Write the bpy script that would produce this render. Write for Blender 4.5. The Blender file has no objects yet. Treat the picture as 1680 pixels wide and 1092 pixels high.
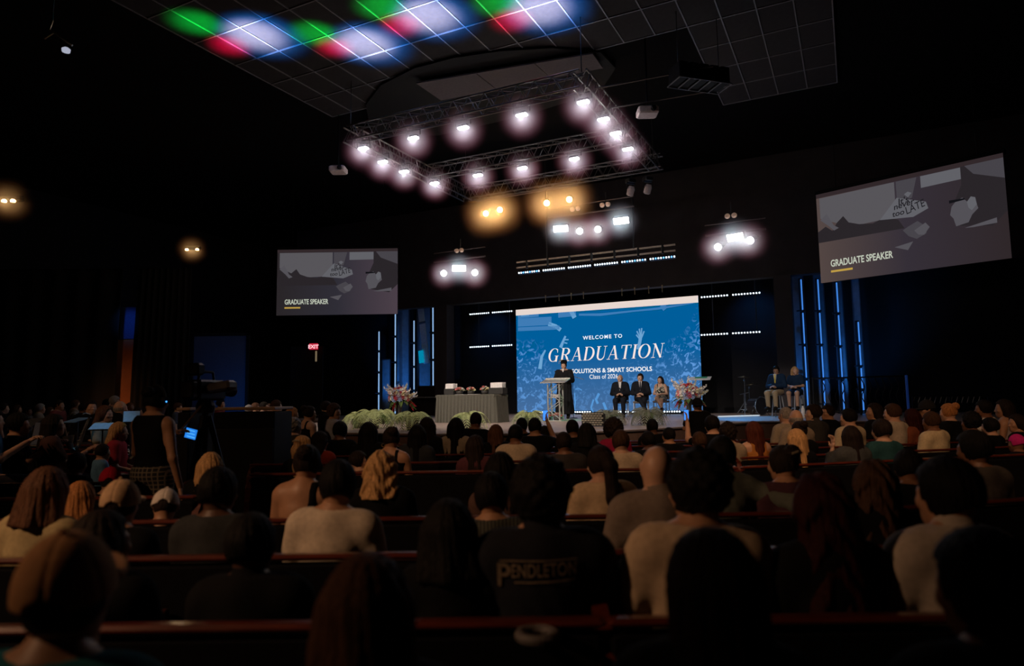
import bpy, math, random
import numpy as np
from mathutils import Vector, Matrix, Euler
random.seed(7); np.random.seed(7)
S = bpy.context.scene
C = S.collection
PI = math.pi
# ------------------------------------------------------------------ camera
F = 1120.0                      # focal length in pixels of the 1680 px frame
CAMH = 1.57
PITCH = math.atan(109.0 / F)
ROLL = math.radians(-0.8)
cd = bpy.data.cameras.new('camera'); cam = bpy.data.objects.new('camera', cd); C.objects.link(cam)
cd.sensor_width = 36.0; cd.lens = F / 1680.0 * 36.0; cd.clip_start = 0.05; cd.clip_end = 200
RC = Matrix.Rotation(PI / 2 + PITCH, 4, 'X') @ Matrix.Rotation(ROLL, 4, 'Z')
cam.matrix_world = Matrix.Translation((0, 0, CAMH)) @ RC
cd.dof.use_dof = True; cd.dof.focus_distance = 19.0; cd.dof.aperture_fstop = 1.5
S.camera = cam
# ------------------------------------------------------------------ world, exposure
w = bpy.data.worlds.new('night'); S.world = w; w.use_nodes = True
w.node_tree.nodes['Background'].inputs[0].default_value = (0.5, 0.6, 1.0, 1)
w.node_tree.nodes['Background'].inputs[1].default_value = 0.004
vs = S.view_settings
vs.view_transform = 'Standard'; vs.look = 'None'; vs.exposure = 0.0; vs.gamma = 1.0; vs.use_curve_mapping = False

# building frame: u to the right along the stage, v towards the stage, turned against the camera's heading
TH = math.radians(26.6)
EU = Vector((math.cos(TH), -math.sin(TH), 0)); EV = Vector((math.sin(TH), math.cos(TH), 0))
def bw(u, v, z=0.0): return EU * u + EV * v + Vector((0, 0, z))
BROT = -TH
def ray(px, py):
    return (RC.to_3x3() @ Vector(((px - 840) / F, -(py - 546) / F, -1.0)))
def at(px, py, Y):
    d = ray(px, py); t = Y / d.y; return Vector((0, 0, CAMH)) + d * t
def onz(px, py, z):
    d = ray(px, py); t = (z - CAMH) / d.z; return Vector((0, 0, CAMH)) + d * t
def onv(px, py, v):
    d = ray(px, py); t = v / d.dot(EV); return Vector((0, 0, CAMH)) + d * t
def uv(p): return p.dot(EU), p.dot(EV)

# ------------------------------------------------------------------ room lamps (house lights, stage wash)
def lamp(name, kind, loc, power, col, target=None, size=0.1, cone=60, blend=0.5, sizey=None):
    l = bpy.data.lights.new(name, kind); o = bpy.data.objects.new(name, l); C.objects.link(o)
    o.location = loc; l.energy = power; l.color = col
    if kind == 'SPOT':
        l.spot_size = math.radians(cone); l.spot_blend = blend; l.shadow_soft_size = size
    elif kind == 'POINT': l.shadow_soft_size = size
    elif kind == 'AREA':
        l.size = size
        if sizey: l.shape = 'RECTANGLE'; l.size_y = sizey
    if target is not None:
        o.rotation_euler = (Vector(target) - Vector(loc)).to_track_quat('-Z', 'Y').to_euler()
    return o
WARM = (1.0, 0.56, 0.30)
lamp('house_lamp', 'SPOT', (-6.5, 0.0, 5.2), 780, WARM, (-0.8, 4.4, 0.9), 0.1, 48, 0.8)
lamp('house_lamp', 'SPOT', (3.2, 1.5, 8.0), 900, WARM, (4.8, 8.6, 0.9), 0.12, 52, 0.8)
lamp('house_lamp', 'SPOT', (-9.5, 3.5, 7.2), 460, WARM, (-6.0, 11.5, 1.2), 0.12, 60, 0.8)
lamp('house_lamp', 'SPOT', (-1.0, 2.6, 8.6), 330, WARM, (0.6, 8.2, 0.9), 0.12, 50, 0.8)
# ------------------------------------------------------------------ materials
MATS = {}
def M(key, rgb=(0.5, 0.5, 0.5), rough=0.6, metal=0.0, var=0.12, scale=18.0, bump=0.0, emit=0.0, ecol=None,
      stretch=None, spec=0.5, sheen=0.0, alpha=None):
    if key in MATS: return MATS[key]
    m = bpy.data.materials.new(key); m.use_nodes = True
    nt = m.node_tree; b = nt.nodes['Principled BSDF']
    b.inputs['Roughness'].default_value = rough; b.inputs['Metallic'].default_value = metal
    b.inputs['Specular IOR Level'].default_value = spec
    if sheen: b.inputs['Sheen Weight'].default_value = sheen
    tc = nt.nodes.new('ShaderNodeTexCoord'); mp = nt.nodes.new('ShaderNodeMapping')
    nz = nt.nodes.new('ShaderNodeTexNoise'); nz.inputs['Scale'].default_value = scale; nz.inputs['Detail'].default_value = 3
    nt.links.new(tc.outputs['Object'], mp.inputs[0]); nt.links.new(mp.outputs[0], nz.inputs['Vector'])
    if stretch: mp.inputs['Scale'].default_value = stretch
    cr = nt.nodes.new('ShaderNodeValToRGB')
    lo = [max(0, c * (1 - var)) for c in rgb]; hi = [min(1, c * (1 + var)) for c in rgb]
    cr.color_ramp.elements[0].position = 0.3; cr.color_ramp.elements[1].position = 0.7
    cr.color_ramp.elements[0].color = (*lo, 1); cr.color_ramp.elements[1].color = (*hi, 1)
    nt.links.new(nz.outputs['Fac'], cr.inputs[0]); nt.links.new(cr.outputs[0], b.inputs['Base Color'])
    if bump:
        bp = nt.nodes.new('ShaderNodeBump'); bp.inputs['Strength'].default_value = bump; bp.inputs['Distance'].default_value = 0.01
        nt.links.new(nz.outputs['Fac'], bp.inputs['Height']); nt.links.new(bp.outputs[0], b.inputs['Normal'])
    if emit:
        b.inputs['Emission Color'].default_value = (*(ecol or rgb), 1); b.inputs['Emission Strength'].default_value = emit
    if alpha is not None: b.inputs['Alpha'].default_value = alpha
    MATS[key] = m
    return m
def EM(key, rgb, strength=1.0):
    """a surface that gives off light (lens, diode, screen)"""
    if key in MATS: return MATS[key]
    m = bpy.data.materials.new(key); m.use_nodes = True; nt = m.node_tree
    nt.nodes.remove(nt.nodes['Principled BSDF']); e = nt.nodes.new('ShaderNodeEmission')
    e.inputs[0].default_value = (*rgb, 1); e.inputs[1].default_value = strength
    nt.links.new(e.outputs[0], nt.nodes['Material Output'].inputs[0]); MATS[key] = m
    return m
black = M('black_paint', (0.006, 0.006, 0.007), 0.7, spec=0.2)
blackmetal = M('black_metal', (0.02, 0.02, 0.022), 0.4, 0.6)
steel = M('aluminium', (0.55, 0.55, 0.57), 0.3, 0.9, 0.05)
darksteel = M('dark_steel', (0.16, 0.15, 0.15), 0.35, 0.9, 0.1)
wood = M('pew_wood', (0.10, 0.017, 0.009), 0.3, 0, 0.35, 6.0, 0.02, stretch=(1, 12, 12), spec=0.7)
wood.node_tree.nodes['Principled BSDF'].inputs['Coat Weight'].default_value = 0.8; wood.node_tree.nodes['Principled BSDF'].inputs['Coat Roughness'].default_value = 0.12
fabric = M('pew_cloth', (0.005, 0.005, 0.007), 0.95, 0, 0.2, 60, 0.1, spec=0.1)

# ------------------------------------------------------------------ mesh helpers
class MB:
    def __init__(s): s.v = []; s.f = []
    def add(s, vs_, fs):
        n = len(s.v); s.v += [tuple(p) for p in vs_]; s.f += [tuple(i + n for i in f) for f in fs]; return s
    def box(s, c, d, R=None, taper=1.0):
        x, y, z = d[0] / 2, d[1] / 2, d[2] / 2
        P = [Vector((sx * x * (taper if sz > 0 else 1), sy * y * (taper if sz > 0 else 1), sz * z)) for sz in (-1, 1) for sy in (-1, 1) for sx in (-1, 1)]
        if R is not None: P = [R @ p for p in P]
        c = Vector(c)
        return s.add([p + c for p in P], [(0, 2, 3, 1), (4, 5, 7, 6), (0, 1, 5, 4), (2, 6, 7, 3), (0, 4, 6, 2), (1, 3, 7, 5)])
    def bbox(s, c, d, b=0.01, R=None):
        """box with chamfered edges"""
        x, y, z = [k / 2 for k in d]; b = min(b, x * .9, y * .9, z * .9); P = []
        for zz, i in ((-z, b), (-z + b, 0), (z - b, 0), (z, b)):
            X = x - i; Y = y - i
            P += [Vector(q) for q in ((-X + b, -Y, zz), (X - b, -Y, zz), (X, -Y + b, zz), (X, Y - b, zz), (X - b, Y, zz), (-X + b, Y, zz), (-X, Y - b, zz), (-X, -Y + b, zz))]
        if R is not None: P = [R @ p for p in P]
        c = Vector(c); fs = [tuple(range(7, -1, -1)), tuple(range(24, 32))]
        for r in range(3):
            for k in range(8): fs.append((r * 8 + k, r * 8 + (k + 1) % 8, r * 8 + 8 + (k + 1) % 8, r * 8 + 8 + k))
        return s.add([p + c for p in P], fs)
    def tube(s, pts, r, n=8, cap=True):
        pts = [Vector(p) for p in pts]; rs = r if isinstance(r, (list, tuple)) else [r] * len(pts); base = len(s.v); up = None
        for i, p in enumerate(pts):
            d = (pts[min(i + 1, len(pts) - 1)] - pts[max(i - 1, 0)]).normalized()
            if up is None: up = d.orthogonal().normalized()
            a = (up - d * up.dot(d)).normalized(); b = d.cross(a); up = a
            s.v += [tuple(p + (a * math.cos(2 * PI * k / n) + b * math.sin(2 * PI * k / n)) * rs[i]) for k in range(n)]
        for i in range(len(pts) - 1):
            for k in range(n):
                s.f.append((base + i * n + k, base + i * n + (k + 1) % n, base + (i + 1) * n + (k + 1) % n, base + (i + 1) * n + k))
        if cap:
            s.f.append(tuple(base + k for k in range(n - 1, -1, -1))); e = base + (len(pts) - 1) * n; s.f.append(tuple(e + k for k in range(n)))
        return s
    def lathe(s, prof, n=16, c=(0, 0, 0), R=None):
        base = len(s.v); c = Vector(c)
        for r, z in prof:
            for k in range(n):
                p = Vector((r * math.cos(2 * PI * k / n), r * math.sin(2 * PI * k / n), z))
                s.v.append(tuple((R @ p if R is not None else p) + c))
        for i in range(len(prof) - 1):
            for k in range(n): s.f.append((base + i * n + k, base + i * n + (k + 1) % n, base + (i + 1) * n + (k + 1) % n, base + (i + 1) * n + k))
        s.f.append(tuple(base + k for k in range(n - 1, -1, -1))); e = base + (len(prof) - 1) * n; s.f.append(tuple(e + k for k in range(n)))
        return s
    def prism(s, poly, z0, z1, T=None):
        """polygon (x, y) extruded from z0 to z1"""
        n = len(poly); P = [Vector((x, y, z)) for z in (z0, z1) for x, y in poly]
        if T is not None: P = [T @ p for p in P]
        return s.add(P, [tuple(range(n - 1, -1, -1)), tuple(range(n, 2 * n))] + [(k, (k + 1) % n, n + (k + 1) % n, n + k) for k in range(n)])
    def mesh(s, name, smooth=False):
        m = bpy.data.meshes.new(name); m.from_pydata(s.v, [], s.f); m.update()
        if smooth: m.polygons.foreach_set('use_smooth', [True] * len(m.polygons))
        return m
def obj(name, mesh, mat=None, parent=None, loc=None, rot=None, scale=None):
    if isinstance(mesh, MB): mesh = mesh.mesh(name)
    if len(mesh.materials) == 0: mesh.materials.append(None)
    o = bpy.data.objects.new(name, mesh); C.objects.link(o)
    if mat is not None:
        o.material_slots[0].link = 'OBJECT'; o.material_slots[0].material = mat
    if parent is not None: o.parent = parent
    if loc is not None: o.location = loc
    if rot is not None: o.rotation_euler = rot
    if scale is not None: o.scale = scale if hasattr(scale, '__len__') else (scale,) * 3
    return o
def tag(o, label, cat, group=None):
    o['label'] = label; o['category'] = cat
    if group: o['group'] = group
    return o
def thing(name, label, cat, loc=(0, 0, 0), rz=0.0, group=None, scale=1.0):
    o = bpy.data.objects.new(name, None); C.objects.link(o); o.empty_display_size = 0.1
    o.location = loc; o.rotation_euler = (0, 0, rz); o.scale = (scale,) * 3
    return tag(o, label, cat, group)
def struct(name, mesh, mat, loc=None, rot=None, label=None):
    o = obj(name, mesh, mat, None, loc, rot); o['kind'] = 'structure'
    if label: o['label'] = label
    return o
def copy_tree(o, parent=None):
    c = o.copy(); C.objects.link(c); c.parent = parent
    for ch in o.children: copy_tree(ch, c)
    return c
def text_mesh(body, size=1.0, bold=0.0, sx=1.0, shear=0.0, spacing=1.0, thick=0.002, align='LEFT'):
    cu = bpy.data.curves.new('lettering', 'FONT'); cu.body = body; cu.size = size; cu.offset = bold; cu.shear = shear
    cu.space_character = spacing; cu.extrude = thick; cu.align_x = align; cu.resolution_u = 4
    o = bpy.data.objects.new('lettering', cu); C.objects.link(o)
    dg = bpy.context.evaluated_depsgraph_get(); dg.update()
    m = bpy.data.meshes.new_from_object(o.evaluated_get(dg))
    bpy.data.objects.remove(o); bpy.data.curves.remove(cu)
    if sx != 1.0:
        for v in m.vertices: v.co.x *= sx
    return m
# ------------------------------------------------------------------ implicit surfaces -> meshes (bodies, hair, clothes)
def grid(lo, hi, res):
    ax = [np.arange(lo[i] - 2 * res, hi[i] + 3 * res, res, dtype=np.float32) for i in range(3)]
    return ax, np.stack(np.meshgrid(*ax, indexing='ij'), -1)
def s_cone(P, a, b, ra, rb, sq=None):
    a = np.asarray(a, np.float32); b = np.asarray(b, np.float32); ba = b - a; pa = P - a
    t = np.clip((pa @ ba) / max(float(ba @ ba), 1e-9), 0, 1)
    q = pa - t[..., None] * ba
    if sq is not None: q = q * np.asarray(sq, np.float32)
    return np.sqrt((q * q).sum(-1)) - (ra + t * (rb - ra))
def s_ell(P, c, r):
    q = P - np.asarray(c, np.float32); r = np.asarray(r, np.float32)
    k0 = np.sqrt(((q / r) ** 2).sum(-1)); k1 = np.sqrt(((q / (r * r)) ** 2).sum(-1)) + 1e-6
    return k0 * (k0 - 1) / k1
def smin(a, b, k):
    h = np.clip(0.5 + 0.5 * (b - a) / k, 0, 1); return b + (a - b) * h - k * h * (1 - h)
def U(fs, k=0.03):
    d = fs[0]
    for f in fs[1:]: d = smin(d, f, k)
    return d
def nets(ax, f):
    """surface nets: quads of the zero level of f"""
    ins = f < 0; n = np.array(f.shape) - 1
    acc = np.zeros((*n, 3), np.float32); cnt = np.zeros(tuple(n), np.float32)
    offs = [(i, j, k) for i in (0, 1) for j in (0, 1) for k in (0, 1)]
    def cell(a, o): return a[o[0]:o[0] + n[0], o[1]:o[1] + n[1], o[2]:o[2] + n[2]]
    for d in range(3):
        for o in offs:
            if o[d]: continue
            o2 = list(o); o2[d] = 1
            a = cell(f, o); b = cell(f, o2); m = (a < 0) != (b < 0)
            t = np.where(m, a / np.where(m, a - b, 1), 0)
            for e in range(3): acc[..., e] += np.where(m, (o[e] + (t if e == d else 0)), 0)
            cnt += m
    act = cnt > 0; idx = -np.ones(tuple(n), np.int64); idx[act] = np.arange(act.sum())
    ijk = np.argwhere(act); loc = acc[act] / cnt[act][:, None]
    V = np.stack([ax[e][ijk[:, e]] + loc[:, e] * (ax[e][1] - ax[e][0]) for e in range(3)], -1)
    Q = []
    for d in range(3):
        e1, e2 = [(1, 2), (2, 0), (0, 1)][d]
        sl = [slice(1, -1)] * 3; sl[d] = slice(0, -1); sh = [slice(1, -1)] * 3; sh[d] = slice(1, None)
        a = ins[tuple(sl)]; b = ins[tuple(sh)]
        pts = np.argwhere(a != b)
        if len(pts) == 0: continue
        fl = a[a != b]
        base = pts.copy()
        for e in (e1, e2): base[:, e] += 1
        def ci(d1, d2):
            q = base.copy(); q[:, e1] += d1; q[:, e2] += d2; return idx[q[:, 0], q[:, 1], q[:, 2]]
        q = np.stack([ci(-1, -1), ci(0, -1), ci(0, 0), ci(-1, 0)], -1)
        q[~fl] = q[~fl][:, ::-1]; Q.append(q)
    Q = np.concatenate(Q); Q = Q[(Q >= 0).all(1)]
    return V, Q
def npmesh(name, parts):
    V = []; Q = []; n = 0
    for v, q in parts: V.append(v); Q.append(q + n); n += len(v)
    V = np.concatenate(V); Q = np.concatenate(Q)
    m = bpy.data.meshes.new(name); m.vertices.add(len(V)); m.vertices.foreach_set('co', V.astype(np.float32).ravel())
    m.loops.add(len(Q) * 4); m.loops.foreach_set('vertex_index', Q.astype(np.int32).ravel())
    m.polygons.add(len(Q)); m.polygons.foreach_set('loop_start', np.arange(len(Q), dtype=np.int32) * 4)
    m.polygons.foreach_set('use_smooth', np.ones(len(Q), bool)); m.update(calc_edges=True); m.validate()
    return m
def xf(vq, T):
    v, q = vq; A = np.array(T, np.float32); return v @ A[:3, :3].T + A[:3, 3], q

CACHE = {}
def head_part(sex, res):
    """head and neck in head space: skull centre at the origin, face towards +y"""
    k = ('head', sex, res)
    if k in CACHE: return CACHE[k]
    ax, P = grid((-.1, -.12, -.17), (.1, .14, .12), res)
    X, Y, Z = P[..., 0], P[..., 1], P[..., 2]; A = np.abs(P * np.array([1, 0, 0], np.float32)) + P * np.array([0, 1, 1], np.float32)
    w_ = .074 if sex == 'f' else .077
    f = U([s_ell(P, (0, -.008, .012), (w_, .095, .1)), s_ell(P, (0, .03, -.045), (w_ * .8, .062, .075)),
           s_cone(P, (0, .068, -.09), (0, .062, -.1), .022, .022)], .035)
    f = smin(f, s_cone(A, (.024, .082, .012), (.05, .066, .01), .011, .01), .015)               # brow
    f = smin(f, s_cone(P, (0, .087, -.002), (0, .103, -.034), .007, .0115), .012)                # nose
    f = smin(f, s_ell(A, (.011, .093, -.038), (.008, .009, .007)), .006)
    f = smin(f, s_ell(P, (0, .088, -.062), (.024, .012, .0065)), .006)                          # lips
    f = smin(f, s_ell(P, (0, .086, -.073), (.019, .012, .006)), .006)
    f = smin(f, s_ell(A, (.048, .062, -.028), (.02, .02, .02)), .02)                            # cheeks
    f = -smin(-f, s_ell(A, (.03, .1, -.006), (.018, .016, .011)), .008)                         # eye sockets
    f = smin(f, s_ell(A, (.03, .079, -.006), (.0125, .0125, .0115)), .003)
    f = smin(f, s_cone(A, (w_ + .003, -.004, .016), (w_ - .002, -.002, -.028), .0145, .009, (1.6, .8, 1)), .006)  # ears
    f = smin(f, s_cone(P, (0, -.018, -.06), (0, -.03, -.16), .054 if sex == 'f' else .061, .056 if sex == 'f' else .066), .03)
    CACHE[k] = nets(ax, f); return CACHE[k]
def hand_part(side, res):
    """hand in wrist space: wrist at the origin, fingers along +y, palm down (-z)"""
    k = ('hand', side, res)
    if k in CACHE: return CACHE[k]
    ax, P = grid((-.09, -.04, -.09), (.09, .2, .05), res)
    s = side
    f = U([s_cone(P, (-.022 * s, .045, 0), (.02 * s, .05, 0), .021, .021, (1, 1, 1.35)), s_cone(P, (0, -.03, 0), (0, .03, 0), .025, .023, (1, 1, 1.2)),
           s_cone(P, (-.03 * s, .085, -.004), (.03 * s, .09, -.004), .0145, .0155, (1, 1, 1.3))], .02)
    for x, l, sp in ((-.031, .8, -.012), (-.0105, .95, -.003), (.0105, 1.0, .004), (.031, .9, .014)):
        a = (x * s, .09, -.004); b = ((x + sp * .6) * s, .09 + .036 * l, -.012 * l); c = ((x + sp) * s, .09 + .06 * l, -.034 * l); e = ((x + sp) * s, .09 + .066 * l, -.056 * l)
        g = U([s_cone(P, a, b, .0098, .0088), s_cone(P, b, c, .0088, .008), s_cone(P, c, e, .008, .0068)], .004)
        f = smin(f, g, .004)
    th = U([s_cone(P, (.025 * s, .02, -.005), (.05 * s, .055, -.018), .015, .0115), s_cone(P, (.05 * s, .055, -.018), (.052 * s, .088, -.03), .0108, .0082)], .005)
    f = smin(f, th, .008)
    CACHE[k] = nets(ax, f); return CACHE[k]

SKEL = {  # elbow, wrist for right and left (x mirrored), seated torso coordinates
    'lap': ((.235, .03, .70), (.10, .27, .63)), 'fold': ((.245, .05, .71), (.045, .235, .70)), 'clap': ((.225, .12, .77), (.055, .34, .93)),
    'raise': ((.26, .2, .98), (.19, .33, 1.2)), 'rest': ((.40, -.12, .90), (.62, -.22, .90)), 'lect': ((.25, .06, .72), (.16, .32, .76)),
    'down': ((.25, -.02, .68), (.27, .06, .43)), 'cam': ((.25, .05, .72), (.12, .32, .86)), 'phone': ((.235, .12, .73), (.06, .33, .86)),
    'face': ((.22, .16, .74), (.1, .2, 1.02)), 'play': ((.28, .12, .74), (.12, .36, .8)),
}
def body_meshes(sex, arms, yaw, pitch, res, stand, legs, lean=0.0):
    """continuous body; also the fields from which the clothes are grown"""
    k = ('body', sex, arms, yaw, pitch, res, stand, legs, lean)
    if k in CACHE: return CACHE[k]
    b = 1.0 if sex == 'm' else .88
    dz = .43 if stand else 0.0
    la, ra = (arms, arms) if isinstance(arms, str) else arms
    E = {-1: (SKEL[la], -1), 1: (SKEL[ra], 1)}
    def t(p, sgn=1):
        return (p[0] * sgn * (b if abs(p[0]) > .1 else 1), p[1] + lean * (p[2] - .5), p[2] + dz)
    xs = max([abs(SKEL[a][0][0]) for a in (la, ra)] + [abs(SKEL[a][1][0]) for a in (la, ra)] + [.26]) + .1
    ztop = max(1.12, SKEL[la][1][2] + .08, SKEL[ra][1][2] + .08) + dz
    ax, P = grid((-xs, -.32, 0), (xs, .62 if not stand else .45, ztop), res)
    tor = U([s_ell(P, t((0, -.01, .55)), (.175 * b + (.012 if sex == 'f' else 0), .135, .125)), s_ell(P, t((0, -.005, .70)), (.145 * b, .105, .16)),
             s_ell(P, t((0, -.012, .865)), (.168 * b, .118, .165)), s_cone(P, t((-.15, -.01, .965)), t((.15, -.01, .965)), .062, .062),
             s_cone(P, t((0, -.03, 1.0)), t((.135, -.02, .975)), .062, .05), s_cone(P, t((0, -.03, 1.0)), t((.135, -.02, .975), -1), .062, .05)], .06)
    neck = s_cone(P, t((0, -.02, .99)), t((0, .0, 1.09)), .06 * (.93 if sex == 'm' else .85), .052 if sex == 'm' else .045)
    trap = smin(s_cone(P, t((0, -.025, 1.055)), t((.13, -.02, .985)), .035, .045), s_cone(P, t((0, -.025, 1.055)), t((.13, -.02, .985), -1), .035, .045), .03)
    tor = smin(tor, trap, .04)
    armf = {}; wr = {}
    for sgn in (-1, 1):
        (e, w2), _ = E[sgn]; sh = t((.178, -.01, .955), sgn); e = t(e, sgn); w2 = t(w2, sgn)
        armf[sgn] = (s_cone(P, sh, e, .062 * (1 if sex == 'm' else .86), .045 * (1 if sex == 'm' else .84)), s_cone(P, e, w2, .044 * (1 if sex == 'm' else .84), .03 * (1 if sex == 'm' else .88)), sh, e, w2)
        wr[sgn] = (np.array(e), np.array(w2))
    lf = []
    for sgn in (-1, 1):
        if stand:
            hip, kn, an = (.085 * sgn, .0, .93), (.095 * sgn, .02, .5), (.1 * sgn, -.02, .08)
        elif legs == 'cross' and sgn == 1:
            hip, kn, an = (.09, .02, .53), (.02, .46, .57), (-.16, .56, .22)
        else:
            hip, kn, an = (.09 * sgn, .02, .53), (.115 * sgn, .46, .5), (.11 * sgn, .43, .08)
        toe = (an[0] * 1.2, an[1] + .17, an[2] - .045)
        lf += [U([s_cone(P, hip, kn, .092, .064), s_cone(P, kn, an, .062, .04)], .03), s_cone(P, an, toe, .045, .035)]
    legf = smin(lf[0], lf[2], .02); feet = np.minimum(lf[1], lf[3])
    a1 = smin(armf[1][0], armf[1][1], .02); a2 = smin(armf[-1][0], armf[-1][1], .02)
    full = smin(smin(smin(tor, neck, .04), smin(a1, a2, .01), .03), smin(legf, feet, .02), .03)
    parts = [nets(ax, full)]
    hc = Vector(t((0, .012, 1.165)))
    HM = Matrix.Translation(hc) @ Matrix.Rotation(yaw, 4, 'Z') @ Matrix.Rotation(pitch, 4, 'X')
    parts.append(xf(head_part(sex, .0065 if res < .016 else .009), HM))
    for sgn in (-1, 1):
        e, w2 = wr[sgn]; d = Vector(w2 - e).normalized()
        rr = Vector((0, 0, 1)) if abs(d.z) < .8 else Vector((-sgn, -.3, 0)); up = (rr - d * rr.dot(d)).normalized(); xx = d.cross(up)
        T = Matrix(((xx.x, d.x, up.x, w2[0]), (xx.y, d.y, up.y, w2[1]), (xx.z, d.z, up.z, w2[2]), (0, 0, 0, 1)))
        parts.append(xf(hand_part(-sgn, .0055 if res < .016 else .008), T))
    CACHE[k] = dict(mesh=npmesh('body', parts), ax=ax, P=P, tor=tor, arm=armf, leg=legf, feet=feet, HM=HM, dz=dz, cl={}, res=res)
    return CACHE[k]
def cloth(B, kind):
    """garments grown from the body's own fields"""
    if kind in B['cl']: return B['cl'][kind]
    P = B['P']; Z = P[..., 2] - B['dz']; X, Y = P[..., 0], P[..., 1]
    def sleeve(frac_up, frac_fore, off):
        out = []
        for sgn in (-1, 1):
            _, _, sh, e, w2 = B['arm'][sgn]; sh, e, w2 = map(np.array, (sh, e, w2))
            out.append(s_cone(P, sh, sh + (e - sh) * frac_up, .062 + off, .062 - .016 * frac_up + off * 1.2))
            if frac_fore > 0: out.append(s_cone(P, e, e + (w2 - e) * frac_fore, .047 + off, .036 + off * 1.3))
        return U(out, .02)
    wr = .004 * np.sin(38 * Z + 9 * np.sin(11 * X) + 5 * Y) * np.clip((1.0 - Z) * 3, 0, 1)      # folds
    if kind in ('tee', 'long', 'jacket', 'polo'):
        off = {'tee': .011, 'long': .012, 'jacket': .02, 'polo': .012}[kind]
        s = sleeve(.62, 0, off + .004) if kind in ('tee', 'polo') else sleeve(1, .93, off)
        f = smin(B['tor'] - off, s, .035) + wr
        f = np.maximum(f, .50 - Z)
        nk = Z - (1.058 - .42 * np.maximum(Y - .0, 0)); nk = np.maximum(nk, .066 - np.sqrt(X * X + (Y + .012) ** 2) - np.maximum(1.035 - Z, 0) * 2)
        
        if kind in ('jacket', 'long', 'polo'):
            col = s_cone(P, (0, -.024, 1.035 + B['dz']), (0, -.012, 1.075 + B['dz']), .074, .067); f = np.maximum(f, nk - .01); f = smin(f, np.maximum(col, Y - .045), .008)
        else: f = np.maximum(f, nk)
    elif kind in ('tank', 'dress'):
        f = B['tor'] - .01 + wr * .6
        top = Z - (.93 + .0 * X); strap = np.abs(np.abs(X) - .085) - .02
        f = np.maximum(f, np.maximum(np.minimum(top, np.maximum(strap, Z - 1.06)), .5 - Z))
    elif kind == 'vest':
        f = np.maximum(B['tor'] - .011 + wr * .6, np.maximum(Z - (1.05 - .4 * np.maximum(Y, 0)), np.maximum(.5 - Z, np.abs(X) - .15 + .0 * Z)))
    elif kind == 'bareback':
        f = B['tor'] - .01
        top = Z - np.where(Y > -.02, .95, .74); strap = np.abs(X - .095) - .022
        f = np.maximum(f, np.maximum(np.minimum(top, np.maximum(strap, Z - 1.06)), .5 - Z))
    elif kind == 'trousers':
        f = np.maximum(smin(B['leg'] - .014, np.maximum(B['tor'] - .012, Z - .6), .02), np.maximum(.075 - P[..., 2], Z - .6))
    elif kind == 'shorts' or kind == 'skirt':
        f = smin(B['leg'] - .018, np.maximum(B['tor'] - .014, Z - .62), .05 if kind == 'skirt' else .02)
        lim = (.47 - P[..., 2]) if B['dz'] else (Y - .43)
        f = np.maximum(f, np.maximum(lim, Z - .62))
        if kind == 'skirt' and not B['dz']: f = np.maximum(f, .4 - Z)
    elif kind == 'gown':
        d = B['dz']
        body = s_cone(P, (0, -.01, .9 + d), (0, .02, .16), .175, .3, (1, 1.35, 1))
        f = smin(smin(B['tor'] - .03, body, .08), sleeve(1, .95, .035), .05) + .008 * np.sin(X * 70) * np.clip(1.1 - Z, 0, 1)
        f = np.maximum(f, np.maximum(.14 - P[..., 2], Z - (1.05 - .5 * np.maximum(Y, 0))))
    elif kind == 'shoes':
        f = np.maximum(B['feet'] - .01, -(P[..., 2] - .0))
    v = nets(B['ax'], f); m = npmesh(kind, [v]); B['cl'][kind] = m
    return m
def clump(P, a, fz=1.0):
    X, Y, Z = P[..., 0], P[..., 1], P[..., 2]; th = np.arctan2(X, -Y)
    return a * (np.sin(th * 17 + 3 * np.sin(Z * 9 * fz)) * .6 + .5 * np.sin(th * 31 + 2 + 14 * Z * fz) + .45 * np.sin(th * 47 + 5 * Z * fz))
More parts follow.
